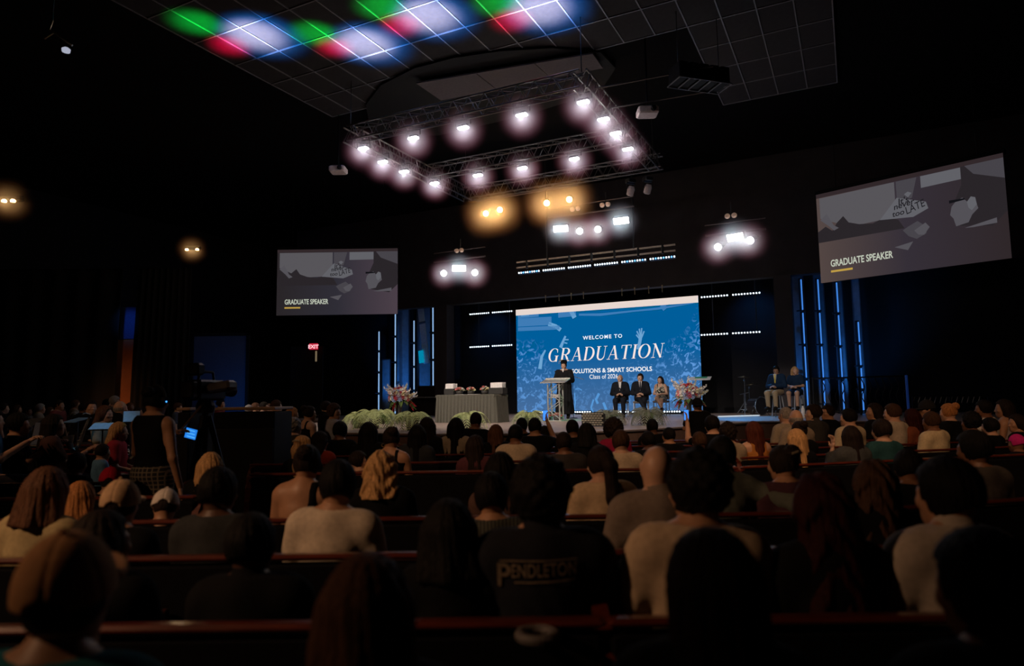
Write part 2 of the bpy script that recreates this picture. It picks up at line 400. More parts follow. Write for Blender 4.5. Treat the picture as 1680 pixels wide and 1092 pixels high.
def hair_mesh(style, res=.0072):
    k = ('hair', style)
    if k in CACHE: return CACHE[k]
    lo, hi = (-.2, -.22, -.5), (.2, .16, .26)
    if style in ('short', 'crop', 'fringe', 'curly', 'bun', 'beanie', 'buzz'): lo, hi = (-.15, -.2, -.16), (.15, .15, .24)
    if style == 'afro': lo, hi = (-.2, -.2, -.16), (.2, .15, .24)
    ax, P = grid(lo, hi, res); X, Y, Z = P[..., 0], P[..., 1], P[..., 2]; A = np.abs(X)
    face = -np.maximum(np.maximum(Y - .035, .0) * 0 + (Z - .062), -(Y - .03 - .35 * np.maximum(Z, 0)))   # >0 in front of the face
    def facecut(f, zf=.062, yf=.035): return np.maximum(f, -np.maximum(Z - zf, yf + .25 * np.clip(Z, -.05, .1) - Y))
    if style in ('short', 'crop', 'buzz'):
        o = {'short': .022, 'crop': .013, 'buzz': .007}[style]
        f = s_ell(P, (0, -.01, .018), (.079 + o * .7, .097 + o, .1 + o)) + clump(P, .003 if style == 'short' else .0012)
        f = np.maximum(f, -(Z + .075 + .55 * (Y + .02)) + .0); f = np.maximum(f, np.maximum(-(Z + .02), -1) * (Y > .02) + (Y <= .02) * -1)
        f = facecut(f, .058, .04)
    elif style == 'fringe':
        f = s_ell(P, (0, -.012, .0), (.083, .101, .09)); f = np.maximum(f, np.maximum(-(Z + .07), Z - .012)); f = np.maximum(f, Y - .02)
    elif style in ('curly', 'afro'):
        R = .028 if style == 'curly' else .062
        n = .010 * (np.sin(X * 95) * np.sin(Y * 90 + 1) * np.sin(Z * 100 + 2)) + .006 * np.sin(X * 47 + 2) * np.sin(Y * 51) * np.sin(Z * 44)
        f = s_ell(P, (0, -.02, .025), (.078 + R, .096 + R * .8, .1 + R)) + n
        f = facecut(np.maximum(f, -(Z + .09 + .35 * Y)), .06, .045)
    elif style in ('long', 'wavy', 'bob', 'messy', 'straight'):
        f = s_ell(P, (0, -.012, .018), (.094, .112, .116))
        L = {'long': .36, 'wavy': .4, 'bob': .15, 'messy': .17, 'straight': .44}[style]; amp = {'wavy': .007, 'messy': .007}.get(style, .003)
        wv = amp * np.sin(Z * (48 if style != 'messy' else 60) + 4 * np.sin(X * 30) + 2 * np.arctan2(X, -Y)) if amp > .004 else 0
        sp = .02 if style != 'wavy' else .045
        cur = U([s_cone(P, (.052 * s, -.03, .0), ((.06 + sp) * s, -.092, -L), .062, .046) for s in (-1, 1)] + [s_cone(P, (0, -.06, 0), (0, -.125, -L), .068, .05)], .04)
        f = smin(f, cur, .03) + wv + clump(P, .0035, .6)
        f = facecut(np.maximum(f, -(Z + L + .01)), .07, .03 if style != 'bob' else .05)
        f = np.maximum(f, np.where(Z < -.05, Y - .06, -1))
    elif style == 'ponytail':
        f = s_ell(P, (0, -.01, .018), (.088, .107, .111)) + clump(P, .0018)
        f = facecut(np.maximum(f, -(Z + .07 + .4 * Y)), .062, .045)
        t = U([s_cone(P, (0, -.105, .06), (0, -.15, .0), .028, .042), s_cone(P, (0, -.15, .0), (.005, -.15, -.2), .042, .045), s_cone(P, (.005, -.15, -.2), (0, -.13, -.4), .045, .018)], .03) + clump(P, .003)
        f = smin(f, t, .012)
    elif style in ('bun', 'updo'):
        f = s_ell(P, (0, -.01, .018), (.088, .107, .111)) + clump(P, .002)
        f = facecut(np.maximum(f, -(Z + .07 + .4 * Y)), .062, .045)
        f = smin(f, s_ell(P, (0, -.095, .085), (.055, .05, .05)) + .004 * np.sin(30 * np.arctan2(X, Z - .085)), .012)
    elif style == 'halfup':
        f = s_ell(P, (0, -.012, .018), (.092, .11, .114))
        cur = U([s_cone(P, (.05 * s, -.03, .0), (.08 * s, -.07, -.34), .06, .03) for s in (-1, 1)] + [s_cone(P, (0, -.11, .05), (0, -.13, -.3), .035, .05)], .03)
        f = facecut(smin(f, cur, .02) + clump(P, .005) + .008 * np.sin(Z * 40 + 5 * X), .07, .03)
    elif style == 'beanie':
        f = s_ell(P, (0, -.012, .022), (.092, .11, .118)); f = facecut(np.maximum(f, -(Z + .03 + .3 * Y)), .03, .02)
    CACHE[k] = npmesh('hair', [nets(ax, f)]); return CACHE[k]
def cap_parts(big=False):
    """baseball cap: six-panel crown and brim, button"""
    if ('cap',) in CACHE: return CACHE[('cap',)]
    ax, P = grid((-.13, -.15, -.06), (.13, .24, .17), .0065); X, Y, Z = P[..., 0], P[..., 1], P[..., 2]
    th = np.arctan2(X, Y + .005); seam = np.abs(np.sin(th * 3)); seam = -.004 * np.exp(-(seam / .07) ** 2)
    cr = s_ell(P, (0, -.005, .012), (.1, .12, .132)) - seam * 0 + .0045 * np.exp(-(np.sin(th * 3) / .09) ** 2)
    cr = np.maximum(cr, -(Z - .0 + .12 * Y)); cr = np.maximum(cr, -(s_ell(P, (0, -.13, .0), (.042, .06, .045))))
    br = np.maximum(s_ell(P, (0, .07, .005), (.093, .16, .3)), np.abs(Z + .35 * (Y - .09) * .4 + 1.6 * X * X - .012) - .006); br = np.maximum(br, .07 - Y)
    a = npmesh('crown', [nets(ax, cr)]); b = npmesh('brim', [nets(ax, br)])
    bt = MB().lathe([(.001, .006), (.009, .004), (.011, 0), (.009, -.004)], 10).mesh('button', True)
    CACHE[('cap',)] = (a, b, bt); return a, b, bt

SKIN = {'light': (.55, .32, .22), 'tan': (.42, .22, .13), 'brown': (.2, .09, .05), 'dark': (.09, .04, .025)}
HAIR = {'black': (.006, .005, .005), 'dark': (.016, .010, .008), 'brown': (.05, .024, .013), 'auburn': (.075, .018, .01), 'chestnut': (.11, .05, .028),
        'blonde': (.5, .29, .13), 'strawberry': (.4, .17, .06), 'grey': (.3, .27, .25), 'white': (.6, .57, .55), 'red': (.028, .004, .003)}
def skinmat(s): return M('skin_' + s, SKIN[s], .48, 0, .06, 30, 0.02)
def hairmat(h): return M('hair_' + h, HAIR[h], .62, 0, .45, 26, .8, stretch=(5, 5, .4), spec=.12)
def clothmat(rgb): return M('cloth_%.3f_%.3f_%.3f' % tuple(rgb), rgb, .9, 0, .1, 40, .08, spec=.12)
FOCUS = Vector((0.4, 19.0, 0))
PEOPLE = []
def person(label, px, py, Y, sex='m', hair='short', hc='dark', skin='light', top='tee', tc=(.02, .02, .02), arms='lap', yaw=0.0, pitch=0.0,
           bottom='trousers', bc=(.03, .03, .04), near=None, turn=None, stand=False, group=None, cap=None, legs='', shoes=False, lean=0.0,
           loc=None, scale=None, smin_=.84, smax=1.12, floor=0.0, extras=True):
    """px, py: where the top of the head is seen; Y: how far in front of the camera the person is"""
    res = .0145 if (Y < 5.2 if near is None else near) else .021
    B = body_meshes(sex, arms, round(yaw, 2), round(pitch, 2), res, stand, legs, lean)
    full = 1.285 + B['dz']
    if loc is None:
        p = at(px, py, Y); s = min(max((p.z - floor) / full, smin_), smax) if scale is None else scale
        base = Vector((p.x, p.y, p.z - full * s if scale is None or not stand else floor))
    else:
        base = Vector(loc); s = scale or 1.0
    if turn is None:
        d = FOCUS - base; turn = math.atan2(-d.x, d.y)
    roll = 0.0
    if not stand and loc is None and group is None:
        roll = .05 * math.sin(px * 1.7 + Y * 3.1); base = base - Matrix.Rotation(turn, 3, 'Z') @ Vector((math.sin(roll) * 1.16 * s, 0, 0))
    r = thing('person', label, 'person', base, turn, group, s); r.rotation_euler = (0, roll, turn)
    obj('body', B['mesh'], skinmat(skin), r)
    if top: obj({'gown': 'gown', 'dress': 'dress', 'jacket': 'jacket', 'tank': 'top', 'bareback': 'top', 'vest': 'vest'}.get(top, 'shirt'), cloth(B, top), clothmat(tc), r)
    if bottom: obj('trousers' if bottom == 'trousers' else bottom, cloth(B, bottom), clothmat(bc), r)
    if shoes: obj('shoes', cloth(B, 'shoes'), clothmat((.015, .012, .01)), r)
    if hair:
        h = obj('hair', hair_mesh(hair), hairmat(hc), r); h.matrix_local = B['HM']
    if cap is not None:
        a, b_, bt = cap_parts(); c = obj('cap', a, clothmat(cap), r); c.matrix_local = B['HM'] @ Matrix.Translation((0, 0, .005))
        obj('brim', b_, clothmat(cap), c); obj('button', bt, clothmat(cap), c, (0, -.005, .15))
    r['_B'] = 0; del r['_B']
    PEOPLE.append((r, B))
    return r, B
# ------------------------------------------------------------------ the room
ZC = 9.8
dark_wall = M('dark_wall', (0.006, 0.006, 0.008), 0.85, 0, 0.2, 3)
carpet = M('dark_carpet', (0.010, 0.009, 0.010), 0.95, 0, 0.3, 40, 0.2)
def ubox(mb, u0, u1, v0, v1, z0, z1):
    return mb.box(((u0 + u1) / 2, (v0 + v1) / 2, (z0 + z1) / 2), (u1 - u0, v1 - v0, z1 - z0))
BR = (0, 0, BROT)          # objects modelled in (u, v, z) are turned by this about the origin
def ub(*a): return ubox(MB(), *a)
struct('floor', ub(-28, 15, -9, 28, -.1, 0), carpet, None, BR)
struct('ceiling', ub(-28, 15, -9, 28, ZC + .08, ZC + .2), M('ceiling_paint', (0.005, 0.0045, 0.005), 0.95, spec=0.1), None, BR)
wl = struct('wall_left', ub(-28.2, -28, -9, 28, 0, ZC + .08), dark_wall, None, BR)
struct('wall_right', ub(15, 15.2, -9, 28, 0, ZC + .08), dark_wall, None, BR)
struct('wall_back', ub(-28, 15, -9.2, -9, 0, ZC + .08), dark_wall, None, BR)
ws = struct('wall_stage', ub(-28, 15, 27, 27.2, 0, ZC + .08), dark_wall, None, BR)
# proscenium header and side piers
header_m = M('header_paint', (0.04, 0.033, 0.038), 0.8, 0, 0.15, 2)
struct('trim_1', ub(-24, 6, 24.6, 25.0, 5.62, ZC + .08), header_m, None, BR, 'dark header over the stage opening')
struct('trim_2', ub(-2.3, -1.75, 24.4, 25.0, .95, 5.62), header_m, None, BR, 'dark pier at the right of the stage opening')
struct('trim_3', ub(-15.9, -15.3, 24.4, 25.0, .95, 5.62), header_m, None, BR, 'dark pier at the left of the stage opening')
# the stage, a thrust platform with chamfered corners
SH = 0.95
front = [(-10.6, 10.9), (-7.0, 10.95), (-5.36, 11.46), (-4.6, 12.2), (-3.92, 13.25), (-2.9, 15.6), (-2.2, 18.0), (3.5, 18.6), (3.5, 26.9), (-21, 26.9), (-21, 18.6), (-15.4, 18), (-14.7, 15.6), (-13.7, 13.25), (-12.9, 12.2), (-12.2, 11.46)]
stage_wood = M('stage_boards', (0.50, 0.38, 0.33), 0.36, 0, 0.22, 3.0, 0.03, stretch=(1, 9, 1))
st = struct('floor_stage', MB().prism(front, SH - .04, SH), stage_wood, None, BR, 'pale wooden stage floor')
o = obj('stage_front', MB().prism([(x * .998 - .01, y * .998 + .06) for x, y in front], 0.0, SH - .04), M('stage_face', (0.11, 0.055, 0.035), 0.6), st)
nose = MB()
for a, b in zip(front[:7] , front[1:8]): nose.tube([(a[0], a[1], SH - .03), (b[0], b[1], SH - .03)], .022, 6)
obj('edge_nosing', nose, M('nosing', (0.1, 0.07, 0.06), 0.5), st)
# boards picked out along the front of the stage floor
# ceiling grid with lay-in tiles
p0 = onz(978, 0, ZC); u0, _ = uv(p0); _, v0 = uv(onz(861, 15, ZC)); WA, WB = .73, 1.16
tile_m = M('ceiling_tile', (0.032, 0.028, 0.03), 0.9, 0, 0.15, 8, 0.1); bar_m = M('grid_bar', (0.26, 0.25, 0.27), 0.45, 0.2, 0.1)
ceil = bpy.data.objects['ceiling']
tm = MB().bbox((0, 0, 0), (WA - .03, WB - .03, .03), .006).mesh('ceiling_tile')
def to_px(p):
    q = RC.to_3x3().transposed() @ (Vector(p) - Vector((0, 0, CAMH)))
    return 840 + F * q.x / -q.z, 546 - F * q.y / -q.z
def cell_of(x, y): a, b = uv(onz(x, y, ZC)); return int(math.floor((a - u0) / WA)), int(math.floor((b - v0) / WB))
iL = cell_of(262, 40)[0]; iM = cell_of(1172, 60)[0]; iR = cell_of(1345, 110)[0]
j0 = cell_of(300, 8)[1] - 1; j1 = cell_of(1000, 70)[1]; j2 = cell_of(1270, 128)[1]
cells = set((i, j) for i in range(iL, iR + 1) for j in range(j0, (j1 if i < iM else j2) + 1))
for i, j in cells:
    obj('ceiling_tile', tm, tile_m, ceil, (u0 + (i + .5) * WA, v0 + (j + .5) * WB, ZC + .02))
bars = {}
for i, j in cells:
    for k in (i, i + 1): bars.setdefault(('a', k), []).append(j)
    for k in (j, j + 1): bars.setdefault(('b', k), []).append(i)
for (t, k), L in bars.items():
    a, b = min(L), max(L) + 1
    if t == 'a': m = ub(u0 + k * WA - .014, u0 + k * WA + .014, v0 + a * WB, v0 + b * WB, ZC - .01, ZC + .03)
    else: m = ub(u0 + a * WA, u0 + b * WA, v0 + k * WB - .014, v0 + k * WB + .014, ZC - .012, ZC + .03)
    obj('grid_bar', m, bar_m, ceil)
# round recess's shade painted as a black sheet, pale panels above the truss
arc = [uv(onz(x, y, 9.74)) for x, y in ((600, 172), (625, 140), (680, 112), (745, 95), (820, 84), (905, 79), (985, 86), (1010, 112), (985, 150), (860, 190), (720, 222), (610, 225))]
obj('recess_shade_panel', MB().prism(arc, 9.74, 9.8), M('recess_shade', (0.004, 0.004, 0.005), 0.9), ceil)
pp = [(682, 137), (781, 120), (877, 104), (973, 88)]; qq = [(723, 165), (815, 147), (905, 129), (990, 112)]
for i in range(3):
    q = [uv(onz(*p, 9.6)) for p in (pp[i], pp[i + 1], qq[i + 1], qq[i])]
    c = (sum(x for x, _ in q) / 4, sum(y for _, y in q) / 4)
    obj('cloud_panel', MB().prism([(c[0] + (x - c[0]) * .985, c[1] + (y - c[1]) * .985) for x, y in q], 9.6, 9.64), M('cloud_panel', (0.10, 0.08, 0.085), 0.8), ceil)
# ------------------------------------------------------------------ light rig
lens_w = EM('lens_white', (1.0, 0.96, 1.0), 14); lens_a = EM('lens_amber', (1.0, 0.55, 0.22), 14)
def truss(label, A, B, group, dz=.38, w=.3):
    A = Vector(A); B = Vector(B); L = (B - A).length; d = (B - A).normalized(); s = Vector((0, 0, 1)).cross(d)
    r = thing('truss', label, 'truss', A, 0, group)
    for sx in (-1, 1):
        for h in (0, dz):
            o_ = s * (sx * w / 2) + Vector((0, 0, h)); obj('chord', MB().tube([o_, d * L + o_], .024, 8), darksteel, r)
    m = MB(); n = int(L / .42)
    for i in range(n):
        a, b = d * (L * i / n), d * (L * (i + 1) / n)
        for sx in (-1, 1):
            q = s * (sx * w / 2); m.tube([a + q, (a + b) / 2 + q + Vector((0, 0, dz))], .011, 5); m.tube([(a + b) / 2 + q + Vector((0, 0, dz)), b + q], .011, 5)
        for h in (0, dz): m.tube([a + s * (-w / 2) + Vector((0, 0, h)), b + s * (w / 2) + Vector((0, 0, h))], .010, 5)
    b_ = obj('bracing', m, darksteel, r); b_['kind'] = 'stuff'
    return r
UL, UR, VN, VF, ZT = -11.2, -4.9, 13.3, 19.1, 8.17
G = 'box trusses of the square lighting rig'
truss('near side of the square truss rig under the ceiling panel', bw(UL, VN, ZT), bw(UR, VN, ZT), G)
truss('far side of the square truss rig above the amber lamps', bw(UL, VF, ZT), bw(UR + .25, VF, ZT), G)
truss('left side of the square truss rig, above its row of four lamps', bw(UL, VN - .1, ZT), bw(UL, VF + .1, ZT), G)
truss('right side of the square truss rig nearest the white projector', bw(UR, VN - .1, ZT), bw(UR, VF + .1, ZT), G)
truss('middle cross truss inside the square truss rig', bw(UL + .2, 16.7, ZT), bw(UR - .1, 16.7, ZT), G)
for k, (u_, v_, t_) in enumerate(((UL, VN, 'near left'), (UR, VN, 'near right'), (UL, VF, 'far left'), (UR, VF, 'far right'))):
    tag(obj('hanging_cable', MB().tube([(0, 0, 0), (0, 0, ZC + .05 - ZT - .38)], .012, 6), darksteel, None, bw(u_, v_, ZT + .38)), 'thin steel cable holding the %s corner of the truss rig' % t_, 'cable', 'truss cables')
obj_ = MB().tube([bw(UR, 14.0, ZT + .3), bw(UR + 2.6, 14.2, ZT + .3)], .02, 8)
tag(obj('rigging_pipe', obj_, darksteel), 'thin steel pipe sticking out right from the truss rig, upper one', 'pipe')
tag(obj('rigging_pipe', MB().tube([bw(UR, 14.6, ZT + .05), bw(UR + 2.3, 14.8, ZT + .05)], .02, 8), darksteel), 'thin steel pipe sticking out right from the truss rig, lower one', 'pipe')
HALO = {'white': [], 'amber': [], 'cool': [], 'warm': []}
# flat LED wash lamp: yoke, housing, lens strip
wl_h = MB().bbox((0, 0, .045), (.26, .09, .07), .02).mesh('housing')
wl_l = MB().bbox((0, 0, -.012), (.26, .12, .05), .012).mesh('lens')
wl_y = MB().tube([(-.2, 0, .05), (-.2, 0, .2), (.2, 0, .2), (.2, 0, .05)], .012, 6).tube([(0, 0, .2), (0, 0, .34)], .016, 6).mesh('yoke')
wl_c = MB().bbox((0, 0, .36), (.06, .08, .07), .01).mesh('clamp')
def wash(label, p, group, rz):
    r = thing('wash_lamp', label, 'stage lamp', p, rz, group)
    obj('housing', wl_h, blackmetal, r); obj('lens', wl_l, lens_w, r); obj('yoke', wl_y, blackmetal, r); obj('clamp', wl_c, darksteel, r)
    l = lamp('wash_light', 'POINT', p + Vector((0, 0, -.07)), 7, (1.0, .80, .90), None, .05); HALO['white'].append(p + Vector((0, 0, -.03)))
    return r
ords = ['leftmost', 'second', 'third', 'fourth']
rows = [('left side of truss rig', [(596, 243), (628, 265), (663, 281), (713, 300)], 'from the near end'),
        ('near side of truss rig', [(678, 226), (760, 209), (856, 188), (957, 167)], 'from the left'),
        ('right side of truss rig', [(990, 195), (1010, 218), (1030, 244)], 'from the near end'),
        ('middle cross truss', [(784, 287), (857, 275), (942, 260)], 'from the left')]
for side, L, how in rows:
    for k, (x, y) in enumerate(L):
        wash('white wash lamp on %s, %s %s' % (side, ['first', 'second', 'third', 'fourth'][k], how), onz(x, y, 7.98), 'wash lamps on the truss rig', BROT)
# round stage spots and rectangular panel lamps below the header
sp_h = MB().lathe([(.06, .34), (.09, .3), (.10, .1), (.115, .02), (.115, 0)], 16).mesh('housing', False)
sp_l = MB().lathe([(.098, 0), (.1, -.008), (.06, -.02), (.001, -.024)], 16).mesh('lens', True)
sp_y = MB().tube([(-.13, 0, .1), (-.13, 0, .42), (.13, 0, .42), (.13, 0, .1)], .012, 6).tube([(-.05, 0, .42), (-.05, 0, .56)], .01, 6).tube([(.05, 0, .42), (.05, 0, .56)], .01, 6).mesh('yoke')
pn_h = MB().bbox((0, 0, .12), (.48, .24, .2), .02).mesh('housing')
pn_l = MB().bbox((0, 0, 0), (.44, .19, .03), .006).mesh('lens')
def aim(p, tgt): return (Vector(tgt) - Vector(p)).to_track_quat('-Z', 'Y').to_euler()
def spot(label, p, tgt, lens, halo, power, col, cone, group, size=1.0, watt=6, lc=(1, .9, .9)):
    r = thing('spot_lamp', label, 'stage lamp', p, 0, group, size); r.rotation_euler = aim(p, tgt)
    obj('housing', sp_h, blackmetal, r); obj('lens', sp_l, lens, r); obj('yoke', sp_y, blackmetal, r)
    d = (Vector(tgt) - p).normalized()
    if halo: lamp('spot_glow', 'POINT', p + d * .1, watt, lc, None, .05); HALO[halo].append(p + d * .05)
    return r
def panel(label, p, tgt, power, group):
    r = thing('panel_lamp', label, 'stage lamp', p, 0, group); r.rotation_euler = aim(p, tgt)
    obj('housing', pn_h, blackmetal, r); obj('lens', pn_l, lens_w, r)
    d = (Vector(tgt) - p).normalized(); 
    lamp('panel_glow', 'POINT', p + d * .12, 6, (.72, .9, 1), None, .06); HALO['cool'].append(p + d * .05)
    return r
TG = bw(-9, 16.2, 1.6)
FOH = (1.0, .86, .74)
for u_, tu, e in ((-17, -10.5, 4400), (-8.5, -8.5, 3600), (-1, -6.5, 2900)): lamp('front_light', 'SPOT', bw(u_, 2.5, 9.3), e, FOH, bw(tu, 17.3, 1.5), .12, 31, .5)
lamp('green_light', 'SPOT', bw(-5.6, 21.6, 6.2), 600, (.0, 1, .25), bw(-7.3, 19.0, 1.8), .05, 22, .7)
lamp('drum_light', 'SPOT', bw(-3.8, 24.2, 4.8), 900, (.05, .4, 1), bw(-2.9, 21.2, 1.3), .05, 40, .7)
lamp('stool_light', 'SPOT', bw(-1, 4, 9.3), 3000, FOH, bw(-1.9, 21.4, 1.8), .1, 11, .6)
GS = 'round white stage spots'; GP = 'rectangular panel lamps'
CAMP = Vector((0, 0, 1.6)) 
def tg(p, k=.42): return TG * (1 - k) + CAMP * k
WH = (1.0, .9, .84)
for lab, x, y, v_ in (('left round white spot of the lamp bar left of the stage opening', 728, 448, 19), ('right round white spot of the lamp bar left of the stage opening', 779, 447, 19),
                      ('left round white spot in the pair of the middle lamp bar', 951, 379, 19), ('right round white spot in the pair of the middle lamp bar', 981, 376, 19),
                      ('left round white spot of the lamp bar right of the stage opening', 1178, 405, 19), ('right round white spot of the lamp bar right of the stage opening', 1231, 394, 19)):
    p = onv(x, y, v_); spot(lab, p, tg(p), lens_w, 'white', 190, WH, 46, GS)
for lab, x, y in (('bright panel lamp between two spots left of the stage opening', 753, 440), ('bright panel lamp at the left end of the middle lamp bar', 920, 375),
                  ('bright panel lamp at the right end of the middle lamp bar', 1019, 362), ('bright panel lamp between two spots right of the stage opening', 1206, 389)):
    p = onv(x, y, 19); panel(lab, p, tg(p), 60, GP)
AM = (1.0, .58, .22)
for lab, x, y in (('amber spot below the far truss, first from the left', 797, 350), ('amber spot below the far truss, second from the left', 820, 344),
                  ('amber spot below the far truss, third from the left', 897, 333), ('amber spot below the far truss, rightmost and largest glow', 934, 327)):
    p = onv(x, y, 18.2); spot(lab, p, tg(p, .5), lens_a, 'amber', 120, AM, 60, 'amber front spots', .9, 22, (1.0, .54, .21))
# bars carrying them
def bar(label, A, B, r=.03): return tag(obj('lamp_bar', MB().tube([A, B], r, 8), M('dim_pipe', (.12, .09, .09), .5, .6)), label, 'pipe')
for lab, x0, y0, x1, y1 in (('horizontal pipe carrying three lamps left of the stage opening', 712, 430, 796, 429), ('horizontal pipe carrying four lamps in the middle', 900, 358, 1040, 345),
                            ('horizontal pipe carrying three lamps right of the stage opening', 1157, 387, 1256, 365)):
    A, B = onv(x0, y0, 19.15), onv(x1, y1, 19.15); B.z = A.z; bar(lab, A, B)
    A2, B2 = A + Vector((0, 0, .3)), B + Vector((0, 0, .3)); bar(lab.replace('horizontal pipe', 'upper thin pipe above the one'), A2, B2, .018)
A, B = onv(783, 330, 18.3), onv(948, 308, 18.3); B.z = A.z; bar('horizontal pipe from which the amber spots hang', A, B)
# small unlit round twin lamps, their discs painted with a faint glow
for lab, x, y in (('left of the stage opening', 754, 411), ('above the middle lamp bar', 993, 336), ('beside the rightmost amber spot', 944, 343), ('right of the stage opening', 1199, 354)):
    p = onv(x, y, 19.0); r = thing('twin_lamp', 'small unlit twin lamp with two copper discs, ' + lab, 'lamp', p, BROT)
    for sx in (-1, 1):
        obj('reflector', MB().lathe([(.07, 0), (.075, .02), (.05, .1)], 14, (sx * .09, 0, 0), Matrix.Rotation(PI / 2, 3, 'X')).mesh('reflector'), M('copper_disc_glow', (.75, .5, .38), .3, .5, emit=.12, ecol=(.8, .5, .35)), r)
    obj('bracket', MB().box((0, .06, .06), (.26, .04, .03)).tube([(0, .06, .06), (0, .06, .4)], .012, 6), blackmetal, r)
# moving heads hanging unlit
for lab, x, y in (('left of the two unlit moving heads below the truss corner', 1035, 312), ('right of the two unlit moving heads below the truss corner', 1063, 309)):
    p = onv(x, y, 18.8); r = thing('moving_head', lab, 'stage lamp', p, .4)
    obj('head', MB().lathe([(.06, -.16), (.1, -.14), (.105, .05), (.07, .12)], 14, R=Matrix.Rotation(.5, 3, 'X')).mesh('head'), M('pinkish_grey', (.35, .28, .29), .5), r)
    obj('yoke', MB().tube([(-.14, 0, 0), (-.14, 0, .2), (.14, 0, .2), (.14, 0, 0)], .02, 6), blackmetal, r); obj('base', MB().bbox((0, 0, .27), (.26, .22, .12), .02), blackmetal, r)
# LED battens: ten diodes each in a dark rail
cellm = MB().bbox((0, -.01, 0), (.055, .04, .05), .008).mesh('diode')
dio = EM('diode_white', (.75, .88, 1.0), 3.2); dio_b = EM('diode_blue', (.12, .38, 1.0), 3.0)
def batten(label, A, B, group, n=10, mat=dio, tilt=0.0, cs=1.0, up=None):
    A = Vector(A); B = Vector(B); d = (B - A); L = d.length; mid = (A + B) / 2
    r = thing('led_batten', label, 'light bar', mid, math.atan2(d.y, d.x), group)
    obj('rail', MB().bbox((0, .05, .0), (L, .1, .09), .01), blackmetal, r)
    cw = L / n
    for i in range(n): obj('diode', cellm, mat[i % len(mat)] if isinstance(mat, list) else mat, r, (-L / 2 + (i + .5) * cw, 0, 0), None, (cw * .5 / .055, 1, cs))
    return r
GB = 'LED battens over the stage'
for k in range(6):     # long bar above the stage
    a, b = k / 6 + .008, (k + 1) / 6 - .008
    A0, B0 = onv(848, 446, 20), onv(1111, 422.5, 20); A0.z = B0.z = (A0.z + B0.z) / 2
    batten('LED batten below the long ceiling bar, %s from the left' % ['first', 'second', 'third', 'fourth', 'fifth', 'sixth'][k], A0.lerp(B0, a), A0.lerp(B0, b), GB, mat=[dio, dio, dio_b] if k in (0, 4, 5) else dio)
r = thing('double_pipe', 'pale double pipe above the row of LED battens', 'pipe', A0 + Vector((0, .2, .1)))
d_ = B0 - A0
for h in (.12, .3): obj('pipe', MB().tube([Vector((0, 0, h)), d_ + Vector((0, 0, h))], .03, 8), M('pale_pipe', (.6, .47, .38), .4, .3), r)
for k in range(7): obj('clamp', MB().bbox(d_ * ((k + .5) / 7) + Vector((0, 0, .2)), (.08, .08, .28), .01), blackmetal, r)
for t_ in (.21, .76): obj('drop_pole', MB().tube([d_ * t_ + Vector((0, 0, .3)), d_ * t_ + Vector((0, 0, 3.6))], .03, 6), blackmetal, r)
GBS = 'LED battens beside the video wall'
for side, xs, ys in (('left', (770, 841), (514.5, 511, 569.5, 565.5)), ('right', (1149, 1248.5), (486.5, 481, 549, 544.5))):
    for row, (ya, yb) in (('upper', ys[:2]), ('lower', ys[2:])):
        A, B = onv(xs[0], ya, 25.2), onv(xs[1], yb, 25.2); A.z = B.z = (A.z + B.z) / 2
        for k, (a, b) in enumerate(((0, .475), (.525, 1))):
            batten('%s batten of the %s pair %s of the video wall' % (['left', 'right'][k], row, side), A.lerp(B, a), A.lerp(B, b), GBS)
        if row == 'upper': P_u = (A, B)
    for k, t_ in enumerate((.22, .93)):
        p = P_u[0].lerp(P_u[1], t_); tag(obj('hanging_pole', MB().tube([(0, 0, -1.4), (0, 0, .6)], .02, 6), M('blue_grey_pole', (.06, .07, .09), .5, .5), None, p + Vector((0, .14, 0))), '%s pole carrying the battens %s of the video wall' % (['left', 'right'][k], side), 'pole')
# floor battens along the foot of the video wall
for k, (x0, x1) in enumerate(((884, 901), (937, 970), (1012, 1032), (1036, 1056), (1088, 1117))):
    A, B = onv(x0, 669.5, 25.0), onv(x1, 669.5, 25.0); A.z = B.z = SH + .1
    batten('floor LED batten at the foot of the video wall, %s from the left' % ['first', 'second', 'third', 'fourth', 'fifth'][k], A, B, 'floor battens', max(3, int((x1 - x0) / 4)), EM('diode_floor', (.75, .9, 1), 4))
# ------------------------------------------------------------------ projectors
for lab, x, y, Y, sc, rz in (('white projector hanging by a pole right of the truss rig', 1062, 184, 15.0, 1.0, BROT + .45), ('white projector hanging left of the truss rig', 555, 279, 19.0, 1.0, -.02)):
    p = at(x, y, Y); r = thing('projector', lab, 'projector', p, rz, 'white ceiling projectors')
    obj('case', MB().bbox((0, 0, 0), (.46, .4, .17), .03), M('projector_white', (.85, .72, .7), .5), r); obj('lens', MB().lathe([(.06, 0), (.065, .06), (.04, .09)], 14, (.1, -.2, 0), Matrix.Rotation(PI / 2, 3, 'X')), blackmetal, r)
    obj('pole', MB().tube([(0, 0, .08), (0, 0, ZC - p.z)], .025, 8), blackmetal, r); obj('mount_plate', MB().bbox((0, 0, .1), (.3, .3, .03), .005), blackmetal, r)
# dark flown frame
p = at(1150, 138, 14.0); r = thing('flown_frame', 'dark hanging metal frame with five bays near the ceiling', 'frame', p, .3)
for k in range(6): obj('rung', MB().tube([(-.62 + k * .25, -.2, 0), (-.62 + k * .25, .32, 0)], .014, 6), darksteel, r)
for y_ in (-.2, .32): obj('rail', MB().tube([(-.62, y_, 0), (.63, y_, 0)], .014, 6), darksteel, r)
for k in range(5): obj('speaker_box', MB().bbox((-.5 + k * .25, .06, .2), (.22, .48, .36), .02), black, r)
for sx in (-.5, .5): obj('cable', MB().tube([(sx, .06, .38), (sx, .06, ZC - p.z)], .01, 6), darksteel, r)
